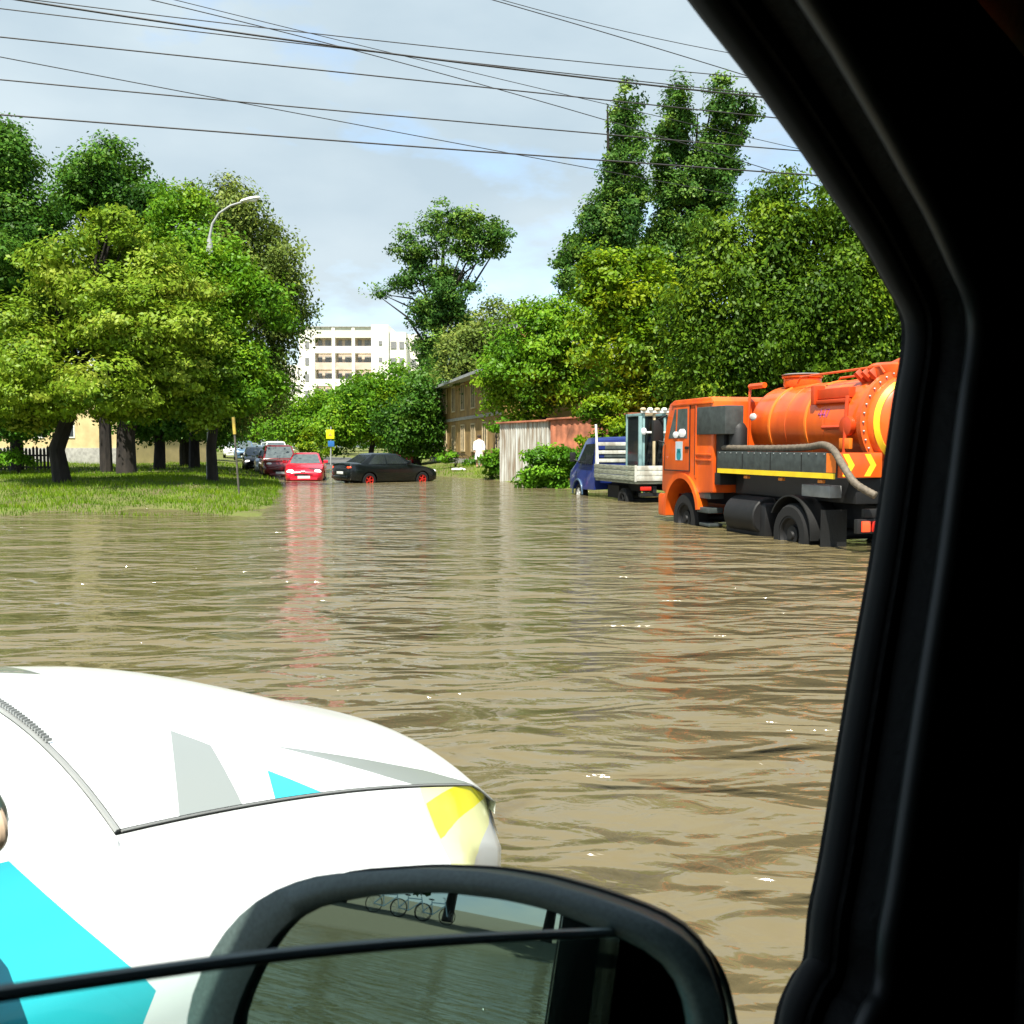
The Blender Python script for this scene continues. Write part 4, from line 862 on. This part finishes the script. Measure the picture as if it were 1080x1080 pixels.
for s in (-1, 1):
    q = MB(); q.prism([gside(x, z, s) for x, z in ((2.3, 1.3), (2.3, 1.9), (3.05, 1.88), (3.52, 1.3))], (0, -s*.02, 0)); obj('side_window', q, M['glass_dark'], gt, smooth=False)
    q = MB(); q.tube([(3.3, s*1.0, 1.35), (3.4, s*1.18, 1.42)], .02); q.box((3.42, s*1.2, 1.5), (.08, .16, .28)); obj('cab_mirror', q, M['black_plastic'], gt, bevel=.02)
    q = MB(); q.ell((4.24, s*.7, .82), (.08, .18, .1), 12, 8); obj('headlight', q, M['lamp_lens'], gt)
    wheel(gt, 3.55, s*.86, .35, .2, M['dull_white'], s); wheel(gt, 0, s*.82, .35, .22, M['dark_metal'], s)
    q = MB(); rg = []
    for a in np.linspace(R(0), R(180), 12): rg.append([(3.55+r_*math.cos(a), s*y, .38+r_*math.sin(a)) for r_, y in ((.42, .98), (.42, 1.02), (.47, 1.02), (.47, .98))])
    q.loft(rg); obj('wheel_arch', q, M['bluegrey_paint'], gt)
    q = MB()
    for k in range(3): q.b2((-1.08, s*.985, .92+k*.135), (2.0, s*1.02, 1.045+k*.135))
    obj('side_board', q, M['weathered_board'], gt, bevel=.008)
    lt = MB(); lt.box((-1.1, s*.7, .72), (.05, .3, .1)); obj('taillight', lt, M['tail_red'], gt, bevel=.01)
q = MB(); q.prism([(3.22, -.8, 1.93), (3.68, -.9, 1.36), (3.68, .9, 1.36), (3.22, .8, 1.93)], (.03, 0, .025)); obj('windscreen', q, M['glass_screen'], gt, smooth=False)
q = MB(); q.prism([(2.075, -.7, 1.35), (2.075, .7, 1.35), (2.075, .65, 1.85), (2.075, -.65, 1.85)], (.02, 0, 0)); obj('rear_window', q, M['glass_screen'], gt, smooth=False)
q = MB()
for k in range(3): q.b2((-1.12, -.98, .92+k*.135), (-1.085, .98, 1.045+k*.135))
q.b2((-1.128, -1.02, .9), (-1.10, -.96, 1.33)); q.b2((-1.128, .96, .9), (-1.10, 1.02, 1.33)); obj('tailgate', q, M['old_white'], gt, bevel=.008)
q = MB(); q.b2((-1.08, -.98, .84), (2.0, .98, .915)); obj('bed_floor', q, M['weathered_board'], gt, bevel=.008)
q = MB()
for s in (-1, 1): q.b2((-1.0, s*.4-.05, .6), (3.6, s*.4+.05, .78))
q.lathe([(.07, -.8), (.07, .8)], (0, 0, .36), 'y', 12); q.box((1.2, .55, .55), (.9, .35, .35)); q.box((-.9, 0, .55), (.1, 1.6, .1)); obj('chassis', q, M['dark_metal'], gt)
q = MB()
for k in range(3): q.b2((1.93, -.95, 1.36+k*.24), (1.98, .95, 1.46+k*.24))
for yy in (-.95, .95): q.b2((1.985, yy-.03, .92), (2.03, yy+.03, 2.02))
obj('headboard', q, M['old_white'], gt, bevel=.008)
q = MB(); q.tube([(1.75, .98, 1.1), (1.95, .99, 2.45)], .035, 8); obj('stake', q, M['dull_white'], gt)
# rack of glazing frames carried on the bed
rk = thing('window_frame_stack', 'upright stack of dark glass window frames tied on the flatbed truck', 'window frames', gt.location+Vector((0, 0, .917)), R(90+15))
for k in range(5):
    y = .62-k*.30; x0 = -.75
    f = MB(); f.b2((x0, y-.03, 0), (x0+.07, y+.03, 1.78)); f.b2((x0+1.15, y-.03, 0), (x0+1.22, y+.03, 1.78)); f.b2((x0+.072, y-.03, 0), (x0+1.148, y+.03, .07)); f.b2((x0+.072, y-.03, 1.71), (x0+1.148, y+.03, 1.78))
    fo = obj('frame', f, M['wood_pale'] if k % 2 else M['frame_teal'], rk, bevel=.006)
    gl = MB(); gl.b2((x0+.075, y-.006, .075), (x0+1.145, y+.006, 1.705)); obj('pane', gl, M['glass_dark'], fo, smooth=False)
q = MB(); q.b2((-.82, -.68, 1.25), (-.77, .72, 1.30)); q.b2((-.82, -.68, 1.782), (-.75, .72, 1.84)); obj('tie_bar', q, M['dull_white'], rk, bevel=.006)
for k in range(7):
    q = MB(); q.ell((-.78, .66-k*.2, 1.87), (.09, .08, .06), 10, 6); obj('padding', q, M['cloth_white'] if k % 2 else M['wood_pale'], rk)
for yy in (.75, -.72):
    q = MB(); q.b2((-.85, yy-.04, 0), (-.77, yy+.04, 1.7)); obj('upright', q, M['frame_teal'], rk, bevel=.006)
q = MB(); q.ell((-.84, .66, 1.3), (.05, .08, .1), 10, 6); q.ell((-.84, -.55, 1.3), (.05, .08, .12), 10, 6); obj('white_pad', q, M['cloth_white'], rk)

# ------------------------------------------------------------------ white patterned car beside us
HW = R(34)
wc = thing('white_car', 'white car with turquoise, grey and yellow patches right beside us', 'car', (0, 0, 0), R(90)-HW)
P0 = Vector((-.66, 1.64, 0)); dW = Vector((math.sin(HW), math.cos(HW), 0)); nW_ = Vector((-dW.y, dW.x, 0))
wc.location = P0+nW_*.70; wc.location.z = 0          # local x forward from hood rear edge, y left, z above water
def polymask(nt_, polys, base, rough=.25):           # flat graphics on the paint, in the car's own coordinates: polys = [(axes, convex pts ccw, colour)]
    n = nt_.nodes; l = nt_.links; b = n['Principled BSDF']
    tcn = n.new('ShaderNodeTexCoord'); sx = n.new('ShaderNodeSeparateXYZ'); l.new(tcn.outputs['Object'], sx.inputs[0])
    cur = None
    for axes, pts, colr, ylim in polys:
        msk = None
        for i in range(len(pts)):
            (x0, y0), (x1, y1) = pts[i], pts[(i+1) % len(pts)]
            a, bb = -(y1-y0), (x1-x0); c0 = -(a*x0+bb*y0)
            m1 = n.new('ShaderNodeMath'); m1.operation = 'MULTIPLY_ADD'; l.new(sx.outputs[axes[0]], m1.inputs[0]); m1.inputs[1].default_value = a; m1.inputs[2].default_value = c0
            m2 = n.new('ShaderNodeMath'); m2.operation = 'MULTIPLY_ADD'; l.new(sx.outputs[axes[1]], m2.inputs[0]); m2.inputs[1].default_value = bb; l.new(m1.outputs[0], m2.inputs[2])
            m3 = n.new('ShaderNodeMath'); m3.operation = 'GREATER_THAN'; l.new(m2.outputs[0], m3.inputs[0]); m3.inputs[1].default_value = 0
            if msk:
                m4 = n.new('ShaderNodeMath'); m4.operation = 'MULTIPLY'; l.new(msk.outputs[0], m4.inputs[0]); l.new(m3.outputs[0], m4.inputs[1]); msk = m4
            else: msk = m3
        mxn = n.new('ShaderNodeMix'); mxn.data_type = 'RGBA'; l.new(msk.outputs[0], mxn.inputs[0])
        if cur: l.new(cur.outputs[2], mxn.inputs[6])
        else: mxn.inputs[6].default_value = (*base, 1)
        mxn.inputs[7].default_value = (*colr, 1); cur = mxn
    l.new(cur.outputs[2], b.inputs['Base Color'])
WH = (.84, .88, .87); AQ = (.03, .50, .58); GR = (.25, .275, .262); YL = (.86, .80, .02); YP = (.84, .85, .42)
def hood_h(x, y):
    ay = min(.72, abs(y)); xp = max(0, x)
    z = .841-.118*x-.088*xp*x+.172*(1-.34*sstep(.45, 1.15, x))*(1-(ay/.72)**2.2)
    fx = front_x(y)
    return z-.05*sstep(fx-.12, fx+.02, x)
def rear_x(y): return .045*(1-(y/.7)**2)
def front_x(y): return 1.27-.165*(abs(y)/.7)**2.2
def build_hood():
    h = MB(); nxh, nyh = 34, 28; vs = []
    for j in range(nyh+1):
        y = -.70+1.4*j/nyh
        for i in range(nxh+1):
            x0 = rear_x(y)
            x = x0+(front_x(y)-x0)*i/nxh; vs.append((x, y, hood_h(x, y)+.004))
    o_ = len(vs)
    for j in range(nyh+1):
        v = vs[j*(nxh+1)+nxh]; vs.append((v[0]-.006, v[1], v[2]-.03))
    fs = [(j*(nxh+1)+i, j*(nxh+1)+i+1, (j+1)*(nxh+1)+i+1, (j+1)*(nxh+1)+i) for j in range(nyh) for i in range(nxh)]
    fs += [(j*(nxh+1)+nxh, o_+j, o_+j+1, (j+1)*(nxh+1)+nxh) for j in range(nyh)]
    h.add(vs, fs); return h
mh = mat('hood_paint', WH, .25, coat=.6); 
mb_ = mat('fender_paint', WH, .25, coat=.6); md_ = mat('door_paint', WH, .25, coat=.6)
obj('hood', build_hood(), mh, wc, angle=60)
def ccw(p):
    a = sum(p[i][0]*p[(i+1) % len(p)][1]-p[(i+1) % len(p)][0]*p[i][1] for i in range(len(p))); return p if a > 0 else p[::-1]
polymask(mh.node_tree, [((0, 1), ccw([(.29, -.45), (.09, -.74), (.245, -.74), (.335, -.52)]), GR, 0), ((0, 1), ccw([(.31, -.75), (.396, -.62), (.48, -.71), (.49, -.75)]), AQ, 0),
                        ((0, 1), ccw([(.48, -.54), (.80, -.72), (1.05, -.72), (.88, -.64)]), GR, 0), ((0, 1), ccw([(.31, .28), (.27, -.02), (.1, .1), (.05, .45)]), GR, 0), ((0, 1), ccw([(.42, .45), (.60, .30), (.7, .8), (.45, .8)]), AQ, 0)], WH)
AQP = ccw([(-1.6, .96), (-.30, .955), (-.205, .885), (-.045, .64), (-.15, .50), (-1.6, .28)])
polymask(mb_.node_tree, [((0, 2), AQP, AQ, 0), ((0, 2), ccw([(.80, .74), (1.0, .74), (1.13, .53), (.715, .47)]), YP, 0), ((0, 2), ccw([(.765, .60), (.785, .665), (1.06, .66), (1.08, .585)]), YL, 0),  ((0, 2), ccw([(.715, .47), (1.13, .53), (1.06, .1), (.72, .1)]), (.66, .68, .67), 0)], WH)
polymask(md_.node_tree, [((0, 2), AQP, AQ, 0)], WH)
def contour(n=64):
    c = []
    for i in range(22): c.append((-.31+1.34*i/22, -.7045))
    for y in np.linspace(-.7045, .7045, 40): c.append((front_x(y)+.005, y))
    for i in range(22): c.append((1.03-1.34*(i+1)/22, .7045))
    # round the corner a little
    c = np.array(c); k = c.copy()
    for _ in range(3): k[1:-1] = (k[:-2]+2*k[1:-1]+k[2:])/4
    return k
CT = contour(); TG = np.gradient(CT, axis=0); TG /= np.linalg.norm(TG, axis=1)[:, None]; NO = np.stack([TG[:, 1], -TG[:, 0]], 1)
LV = [(0, 0), (.006, .012), (.028, .045), (.06, .085), (.10, .125), (.14, .165), (.16, .30), (.165, .45), (.155, .65), (.15, 1.0)]
def lvl(i0, i1, l0, l1, off=0, res=1):
    rings = []
    lo_ = np.linspace(l0, l1, max(2, int((l1-l0)*res)+1))
    for q_ in lo_:
        a = np.interp(q_, range(len(LV)), [v[0] for v in LV]); d = np.interp(q_, range(len(LV)), [v[1] for v in LV]); rg = []
        for i in range(i0, i1):
            zt_ = hood_h(CT[i][0], min(.712, max(-.712, CT[i][1])))-.002; fr_ = sstep(.75, 1.0, CT[i][0])
            aa = a*(1-.62*fr_)-d*.08*fr_+off
            rg.append((CT[i][0]+NO[i][0]*aa, CT[i][1]+NO[i][1]*aa, zt_-d*(zt_+.28)))
        rings.append(rg)
    return rings
fb = MB(); fb.loft(lvl(0, len(CT), 0, len(LV)-1, 0, 2), caps=False, closed=False); obj('fender', fb, mb_, wc, angle=60)
for s in (0, 1):
    i0, i1 = (17, 32) if s == 0 else (len(CT)-32, len(CT)-17)
    i0, i1 = (23, 32) if s == 0 else (len(CT)-32, len(CT)-23)
    q = MB(); q.loft(lvl(i0, i1, .8, 4.0, .006, 5), caps=False, closed=False); obj('headlight', q, mat('headlight_lens', (.62, .66, .68), .12, var=.06, coat=.5), wc, angle=60)
q = MB(); q.loft(lvl(34, len(CT)-34, 1.6, 4.4, .004, 3), caps=False, closed=False); obj('grille', q, M['black_plastic'], wc)
# shut lines and seals: dark rubber strips lying in the gaps
q = MB(); q.tube([(x, -.7025, hood_h(x, -.7025)+.002) for x in np.linspace(-.0, 1.08, 40)]+[(front_x(y)+.004, y, hood_h(front_x(y), y)-.006) for y in np.linspace(-.66, .66, 30)]+[(x, .7025, hood_h(x, .7025)+.002) for x in np.linspace(1.08, 0, 40)], .0026, 6); obj('shut_line', q, M['gap_grey'], wc)
q = MB(); q.tube([(rear_x(y)-.006, y, hood_h(rear_x(y), y)+.001) for y in np.linspace(-.70, .70, 60)], .0055, 6); obj('cowl_seal', q, M['gap_grey'], wc)
q = MB()
for y in np.linspace(-.45, .45, 90): q.box((rear_x(y)-.001, y, hood_h(0, y)+.008), (.012, .004, .006))
obj('seal_teeth', q, M['gap_grey'], wc, smooth=False)
# cowl, cabin and rear of the car
def belt(x): return .90+.02*min(1, max(0, (-.31-x)/2))
q = MB(); rg = []
for y in np.linspace(-.7115, .7115, 60):
    xe = rear_x(y)-.012
    rg.append([(xe, y, hood_h(xe, y)-.003), (xe-.05, y, hood_h(xe, y)+.003), (xe-.16, y, hood_h(xe, y)+.012*(1-(y/.712)**4)), (xe-.40, y, hood_h(xe, y)+.03*(1-(y/.712)**4))])
rg = [[(x, y*1.008, z-.03) for x, y, z in rg[0]]]+rg+[[(x, y*1.008, z-.03) for x, y, z in rg[-1]]]
q.loft(rg, caps=False, closed=False); obj('cowl', q, mat('cowl_paint', WH, .3), wc)
sidep = [(.0, .0), (.10, -.035), (.15, -.10), (.165, -.22), (.165, -.45), (.15, -.8), (.12, -1.15)]
def sidegrid(x0, x1, off=0, n=14):
    r = []
    for s_ in (-1,):
        for x in np.linspace(x0, x1, n):
            tap = 1-.10*sstep(-1.9, -2.6, x)
            r.append([(x, -(.712+o_)*tap-off, belt(x)+dz) for o_, dz in sidep])
    return r
def mirror_y(rows): return [[(x, -y, z) for x, y, z in rr] for rr in rows]
for nm, x0, x1 in (('door', -.318, -1.30), ('door', -1.31, -1.95), ('rear_wing', -1.96, -2.55)):
    for s in (-1, 1):
        rows = sidegrid(x0, x1); q = MB(); q.loft(rows if s < 0 else mirror_y(rows), caps=False, closed=False)
        dd = obj(nm, q, md_, wc, angle=60)
        if nm == 'door':
            h_ = MB(); h_.box((x1+.18, s*.885, .72), (.2, .04, .035)); obj('door_handle', h_, md_, dd, bevel=.012)
for s in (-1, 1):
    q = MB(); q.tube([(-.314, s*((.712+o_)+.001), belt(-.31)+dz) for o_, dz in sidep], .005, 6); obj('door_gap', q, M['seal'], wc)
rg = [[(x, y, z) for x, y, z in ((-.22, -.70, .90), (-2.45, -.66, .93), (-2.45, .66, .93), (-.22, .70, .90))], [(x, y, z) for x, y, z in ((-.95, -.54, 1.30), (-2.2, -.52, 1.30), (-2.2, .52, 1.30), (-.95, .54, 1.30))], [(x, y, z) for x, y, z in ((-1.15, -.4, 1.345), (-2.0, -.4, 1.345), (-2.0, .4, 1.345), (-1.15, .4, 1.345))]]
q = MB(); q.loft(rg); obj('roof', q, mat('roof_paint', WH, .25, coat=.6), wc, bevel=.04)
def wpatch(nm, P, m, d=.02):
    a, b_, c_, e_ = [Vector(v) for v in P]; nr = (b_-a).cross(c_-a).normalized(); ce = Vector((-1.5, 0, 1.1))
    if nr.dot(a-ce) < 0: nr = -nr
    q = MB(); q.prism([v+nr*.006 for v in (a, b_, c_, e_)], -nr*d); obj(nm, q, m, wc, smooth=False)
wpatch('windscreen', [(-.32, -.6, .955), (-.32, .6, .955), (-.90, .48, 1.275), (-.90, -.48, 1.275)], M['glass_screen'])
for s in (-1, 1):
    wpatch('side_window', [(-.62, s*.685, .94), (-1.3, s*.68, .95), (-1.3, s*.553, 1.27), (-1.05, s*.553, 1.27)], M['glass_dark'])
    wpatch('side_window', [(-1.38, s*.68, .95), (-2.1, s*.672, .95), (-2.0, s*.545, 1.27), (-1.38, s*.552, 1.27)], M['glass_dark'])
wpatch('rear_window', [(-2.425, -.55, .97), (-2.425, .55, .97), (-2.24, .46, 1.26), (-2.24, -.46, 1.26)], M['glass_dark'])
q = MB(); rr = [[(x, s_*yy, z) for s_, yy in ((-1, .66), (-.5, .66), (0, .66), (.5, .66), (1, .66))] for x, z in ((-2.42, .93), (-2.55, .91), (-2.6, .85), (-2.62, .4), (-2.58, -.2))]; q.loft(rr, caps=False, closed=False); obj('boot_lid', q, mat('boot_paint', WH, .25, coat=.6), wc)
for s in (-1, 1):
    q = MB(); q.ell((-2.57, s*.58, .72), (.1, .15, .1)); obj('taillight', q, M['tail_red'], wc)
    for x in (.40, -1.95):
        wheel(wc, x, s*.66, .30, .18, M['grey_metal'], s)
        w_ = wc.children[-1]; w_.location.z = -.3
    mm = MB(); mm.ell((-.475, s*1.11, 1.118), (.04, .085, .043), 20, 12); mo = obj('door_mirror', mm, mat('mirror_dark', (.05, .085, .075), .3, var=.15, coat=.4), wc)
    mm = MB(); mm.tube([(-.466, s*1.11+.081*math.cos(a), 1.112+.037*math.sin(a)) for a in np.linspace(0, 2*math.pi, 40)], .006, 8); obj('mirror_rim', mm, mat('mirror_rim', (.55, .42, .3), .4, var=.1), mo)
    mm = MB(); mm.tube([(-.55, s*.70, .95), (-.50, s*.88, 1.04), (-.475, s*1.05, 1.10)], [.022, .018, .016], 10); obj('mirror_stalk', mm, M['black_plastic'], mo)

# ------------------------------------------------------------------ the car we sit in
HC = R(40)
oc = thing('dark_car', 'dark car we look out of, its window frame, pillar and door mirror close by', 'car', (0, 0, 0), R(90)-HC)
def lray(px, py):
    r = ray(px, py); return Vector((r.x*math.sin(HC)+r.y*math.cos(HC), -r.x*math.cos(HC)+r.y*math.sin(HC), r.z))
E0 = Vector((0, 0, 1.5))
def onplane(px, py, yp):
    r = lray(px, py); return E0+r*(yp/r.y)
YO, YI = .33, .27
edge = [(808, 1105), (813, 1085), (820, 1055), (834, 1026), (845, 1010), (850, 960), (862, 900), (880, 790), (897, 690), (915, 590), (930, 490), (940, 420), (947, 380), (949, 350), (944, 325), (925, 290), (900, 246), (872, 205), (845, 165), (818, 127), (790, 88), (762, 52), (735, 18), (718, -5), (690, -45)]
ep = [onplane(px, py, YO) for px, py in edge]
ep = [Vector(p_) for p_ in catmull([tuple(p_) for p_ in ep], 4)]
TOP, BELT = 1.90, .88
def ring_panel(y0, y1, e, name, m, bev):
    pts = [(p_.x, p_.z) for p_ in e]
    poly = [(e[0].x-.02, BELT)]+pts+[(-.36, TOP-.05), (-.36, TOP-.002), (1.5, TOP-.002), (1.5, BELT)]
    q = MB(); q.prism([(x, y0, z) for x, z in poly], (0, y1-y0, 0)); return obj(name, q, m, oc, bevel=bev)
fr = ring_panel(YO, YO-.03, ep, 'window_frame', M['cabin_black'], .004)
ei = []
for i, p_ in enumerate(ep):
    t_ = (ep[min(i+1, len(ep)-1)]-ep[max(i-1, 0)]).normalized(); nrm = Vector((t_.z, 0, -t_.x)); ei.append(p_+nrm*.012)
ring_panel(YO-.032, YI, ei, 'pillar_trim', M['cabin_black'], .006)
q = MB(); q.tube([p_+Vector((.003, -.015, 0)) for p_ in ep], .011, 10); obj('window_seal', q, M['rubber'], oc)
q = MB(); q.tube([Vector((p_.x, YI-.004, p_.z)) for p_ in ei], .009, 10); obj('inner_seal', q, M['seal'], oc)
q = MB(); q.prism([(1.5, -1.2, .1), (1.5, -1.2, TOP), (1.5, YO-.01, TOP), (1.5, YO-.01, .1)], (.03, 0, 0)); obj('windscreen_blank', q, M['cabin_black'], oc)  # opaque panel added in place of the windscreen, keeps light out of the cabin
q = MB(); q.b2((.85, -1.15, .5), (1.49, .2, 1.22)); obj('dashboard', q, M['cabin_black'], oc, bevel=.06)
q = MB(); q.b2((-2.7, -1.22, TOP), (1.53, YO, TOP+.05)); obj('roof', q, M['black_paint'], oc, bevel=.015)
q = MB(); q.b2((-2.7, -1.22, .0), (1.53, -1.18, TOP-.002)); obj('right_side', q, M['black_paint'], oc)
q = MB(); q.b2((-2.73, -1.22, .0), (-2.7, YO, TOP-.002)); obj('tailgate', q, M['black_paint'], oc)
q = MB(); q.b2((-2.69, -1.17, .05), (1.49, YO-.06, .1)); obj('floor', q, M['cabin_black'], oc)
def flank(x0, x1):
    q = MB(); q.loft([[(x, y, z) for y, z in ((YO-.02, BELT-.002), (YO+.012, BELT-.01), (YO+.035, .86), (YO+.06, .74), (YO+.07, .6), (YO+.06, .35), (YO+.03, -.2), (YO-.03, -.2), (YO-.04, .3), (YO-.04, BELT-.02))] for x in (x0, x1)]); return q
dr = obj('door', flank(-.74, 1.5), M['black_paint'], oc)
q = MB(); q.tube([(-.62, YO+.045, .80), (-.60, YO+.09, .805), (-.42, YO+.09, .805), (-.40, YO+.045, .80)], .016, 10); obj('door_handle', q, M['chrome'], dr)
rdr = obj('door', flank(-1.75, -.75), M['black_paint'], oc)
q = MB(); q.tube([(-1.62, YO+.045, .80), (-1.60, YO+.09, .805), (-1.42, YO+.09, .805), (-1.40, YO+.045, .80)], .016, 10); obj('door_handle', q, M['chrome'], rdr)
obj('rear_wing', flank(-2.7, -1.76), M['black_paint'], oc)
q = MB(); q.b2((-.60, YI, BELT), (-.362, YO, TOP-.003)); q.b2((-1.8, YI, BELT), (-1.66, YO, TOP-.003)); q.b2((-2.7, YI, BELT), (-2.55, YO, TOP-.003)); q.b2((-2.548, YI, TOP-.08), (-.602, YO, TOP-.004)); obj('door_pillar', q, M['black_paint'], oc)
q = MB(); q.b2((-1.658, YI+.02, BELT), (-.602, YI+.026, TOP-.081)); q.b2((-2.548, YI+.02, BELT), (-1.802, YI+.026, TOP-.081)); obj('rear_side_window', q, M['glass_dark'], oc)
q = MB(); q.tube([(-.62, YO+.01, BELT+.01), (-2.6, YO+.01, BELT+.01)], .008, 8); q.tube([(-.62, YO+.02, BELT-.1), (-2.6, YO+.045, BELT-.1)], .008, 8); obj('trim_strip', q, M['chrome'], oc)
# lowered window pane
gm = bpy.data.materials.new('tinted_pane'); gm.use_nodes = True; n = gm.node_tree.nodes; l = gm.node_tree.links; n.clear()
o_ = n.new('ShaderNodeOutputMaterial'); tr_ = n.new('ShaderNodeBsdfTransparent'); tr_.inputs[0].default_value = (.90, .97, .955, 1); gl_ = n.new('ShaderNodeBsdfGlossy'); gl_.inputs['Roughness'].default_value = .02
mxs = n.new('ShaderNodeMixShader'); mxs.inputs[0].default_value = .05; l.new(tr_.outputs[0], mxs.inputs[1]); l.new(gl_.outputs[0], mxs.inputs[2]); l.new(mxs.outputs[0], o_.inputs[0])
YG = .30
gp = [onplane(px, py, YG) for px, py in ((-250, 1092), (-100, 1067), (0, 1051), (150, 1029), (300, 1009), (450, 995), (590, 987), (680, 985), (735, 994), (764, 1030), (778, 1085))]
gp = [Vector(p_) for p_ in catmull([tuple(p_) for p_ in gp], 5)]
q = MB(); q.prism(gp+[Vector((gp[-1].x, YG, BELT-.05)), Vector((gp[0].x, YG, BELT-.05))], (0, .004, 0)); dg_ = obj('window_pane', q, gm, oc, smooth=False)
q = MB(); q.tube([p_+Vector((0, .002, 0)) for p_ in gp], .0027, 8); obj('pane_edge', q, mat('pane_edge', (.17, .23, .22), .35, var=.1), dg_)
# door mirror
def norm(v): return v.normalized()
r0 = lray(440, 947).normalized(); AM = R(7.6)
outd = Vector((-math.cos(AM), math.sin(AM), -.0)); nm_ = (outd-r0).normalized()
cm = E0+lray(470, 1010)*.64/lray(470, 1010).length
def onmir(px, py, off=0):
    r = lray(px, py); p_ = cm+nm_*off; return E0+r*((p_-E0).dot(nm_)/r.dot(nm_))
ctr = np.array([480, 1075])
def polar(pts, n=72):
    pts = np.array(pts, float)-ctr; o = []
    for k in range(n):
        a = 2*math.pi*k/n; d = np.array([math.cos(a), math.sin(a)]); best = None
        for i in range(len(pts)):
            p_, q_ = pts[i], pts[(i+1) % len(pts)]; e = q_-p_; den = d[0]*e[1]-d[1]*e[0]
            if abs(den) < 1e-9: continue
            t = (p_[0]*e[1]-p_[1]*e[0])/den; u = (p_[0]*d[1]-p_[1]*d[0])/den
            if t > 0 and -1e-6 <= u <= 1+1e-6: best = t if best is None else max(best, t)
        o.append(best)
    o = np.array(o); o = (np.roll(o, 1)+2*o+np.roll(o, -1))/4
    return [ctr+o[k]*np.array([math.cos(2*math.pi*k/n), math.sin(2*math.pi*k/n)]) for k in range(n)]
outer = polar([(190, 1090), (198, 1050), (216, 1010), (240, 973), (278, 942), (330, 924), (430, 917), (500, 920), (560, 930), (620, 947), (680, 969), (715, 987), (740, 1012), (754, 1042), (767, 1090), (768, 1180), (735, 1230), (640, 1250), (330, 1250), (230, 1220), (195, 1160)])
inner = polar([(248, 1090), (258, 1060), (278, 1016), (304, 978), (338, 956), (400, 944), (470, 942), (530, 949), (578, 960), (612, 974), (660, 993), (700, 1016), (718, 1050), (724, 1090), (722, 1170), (690, 1205), (330, 1210), (262, 1180)])
midl = [a*.5+b*.5 for a, b in zip(outer, inner)]; inn2 = [a*.12+b*.88 for a, b in zip(outer, inner)]
def back(lp_, k, dep):
    pl = [onmir(*p_) for p_ in lp_]; c_ = sum(pl, Vector())/len(pl); return [c_+(p_-c_)*k-nm_*dep for p_ in pl]
P_out = [onmir(*p_) for p_ in outer]
q = MB(); q.loft([[onmir(*p_, -.012) for p_ in inner], [onmir(*p_, .0) for p_ in inn2], [onmir(*p_, .002) for p_ in midl], [p_-nm_*.004 for p_ in P_out], back(outer, .975, .02), back(outer, .935, .06), back(outer, .83, .10), back(outer, .55, .125), back(outer, .1, .13)], caps=False)
q.f.append(tuple(8*72+j for j in range(72)))
sm = obj('side_mirror', q, M['mirror_shell'], oc, angle=70)
q = MB(); q.prism([onmir(*p_, -.008) for p_ in inner], nm_*-.004)
q2 = MB(); sp2 = back(outer, .957, .04); q2.tube(sp2+[sp2[0]], .0016, 6); obj('housing_seam', q2, M['rubber'], sm)
mg = bpy.data.materials.new('mirror_glass'); mg.use_nodes = True; b = mg.node_tree.nodes['Principled BSDF']; b.inputs['Metallic'].default_value = 1; b.inputs['Roughness'].default_value = .01; b.inputs['Base Color'].default_value = (.28, .40, .37, 1)
obj('mirror_glass', q, mg, sm, smooth=False)
q = MB(); c0 = back(outer, .5, .07); cc_ = sum(c0, Vector())/len(c0); q.tube([cc_-Vector((0, 0, .09)), Vector((cc_.x+.08, YO+.02, cc_.z-.30))], [.045, .06], 12); obj('mirror_arm', q, M['black_plastic'], sm)
# bicycles on the bank behind, seen in the door mirror
def bicycle(pos, rz, label):
    t = thing('bicycle', label, 'bicycle', pos, rz, 'bicycles parked on the bank behind')
    for x in (-.52, .52):
        q = MB(); q.tube([(x+.33*math.cos(a), 0, .34+.33*math.sin(a)) for a in np.linspace(0, 2*math.pi, 28)], .02, 6)
        w_ = obj('wheel', q, M['rubber'], t); q = MB()
        for k in range(10): q.tube([(x, 0, .34), (x+.32*math.cos(k*.628), 0, .34+.32*math.sin(k*.628))], .004, 4)
        obj('spokes', q, M['chrome'], w_)
    q = MB()
    for a, b_ in (((-.52, 0, .34), (-.1, 0, .3)), ((-.1, 0, .3), (-.22, 0, .82)), ((-.52, 0, .34), (-.19, 0, .72)), ((-.1, 0, .3), (.36, 0, .72)), ((-.2, 0, .76), (.34, 0, .80)), ((.33, 0, .88), (.52, 0, .34))): q.tube([a, b_], .022, 8)
    obj('frame', q, M['pale_blue'], t)
    q = MB(); q.ell((-.24, 0, .87), (.13, .07, .035)); obj('saddle', q, M['black_plastic'], t)
    q = MB(); q.tube([(.33, 0, .88), (.31, 0, 1.0)], .018); q.tube([(.22, -.28, 1.02), (.32, -.12, 1.0), (.32, .12, 1.0), (.22, .28, 1.02)], .014, 8); obj('handlebar', q, M['chrome'], t)
wm = lambda v: oc.matrix_world @ v
bpy.context.view_layer.update()
mw = wm(cm)
for i, (px, py, dd, lab) in enumerate(((405, 966, 42, 'bicycle nearest the outer edge of the door mirror'), (432, 966, 43, 'middle bicycle of the three seen in the door mirror'), (458, 966, 44, 'bicycle nearest the car flank in the door mirror'))):
    v = lray(px, py).normalized(); rf_ = v-2*v.dot(nm_)*nm_; w0 = wm(onmir(px, py)); dw = (oc.matrix_world.to_3x3() @ rf_)
    dh = Vector((dw.x, dw.y, 0)).normalized(); p_ = w0+dh*dd; p_.z = gz(p_.x, p_.y)
    bicycle(p_, math.atan2(dh.y, dh.x)+R(75+i*8), lab)
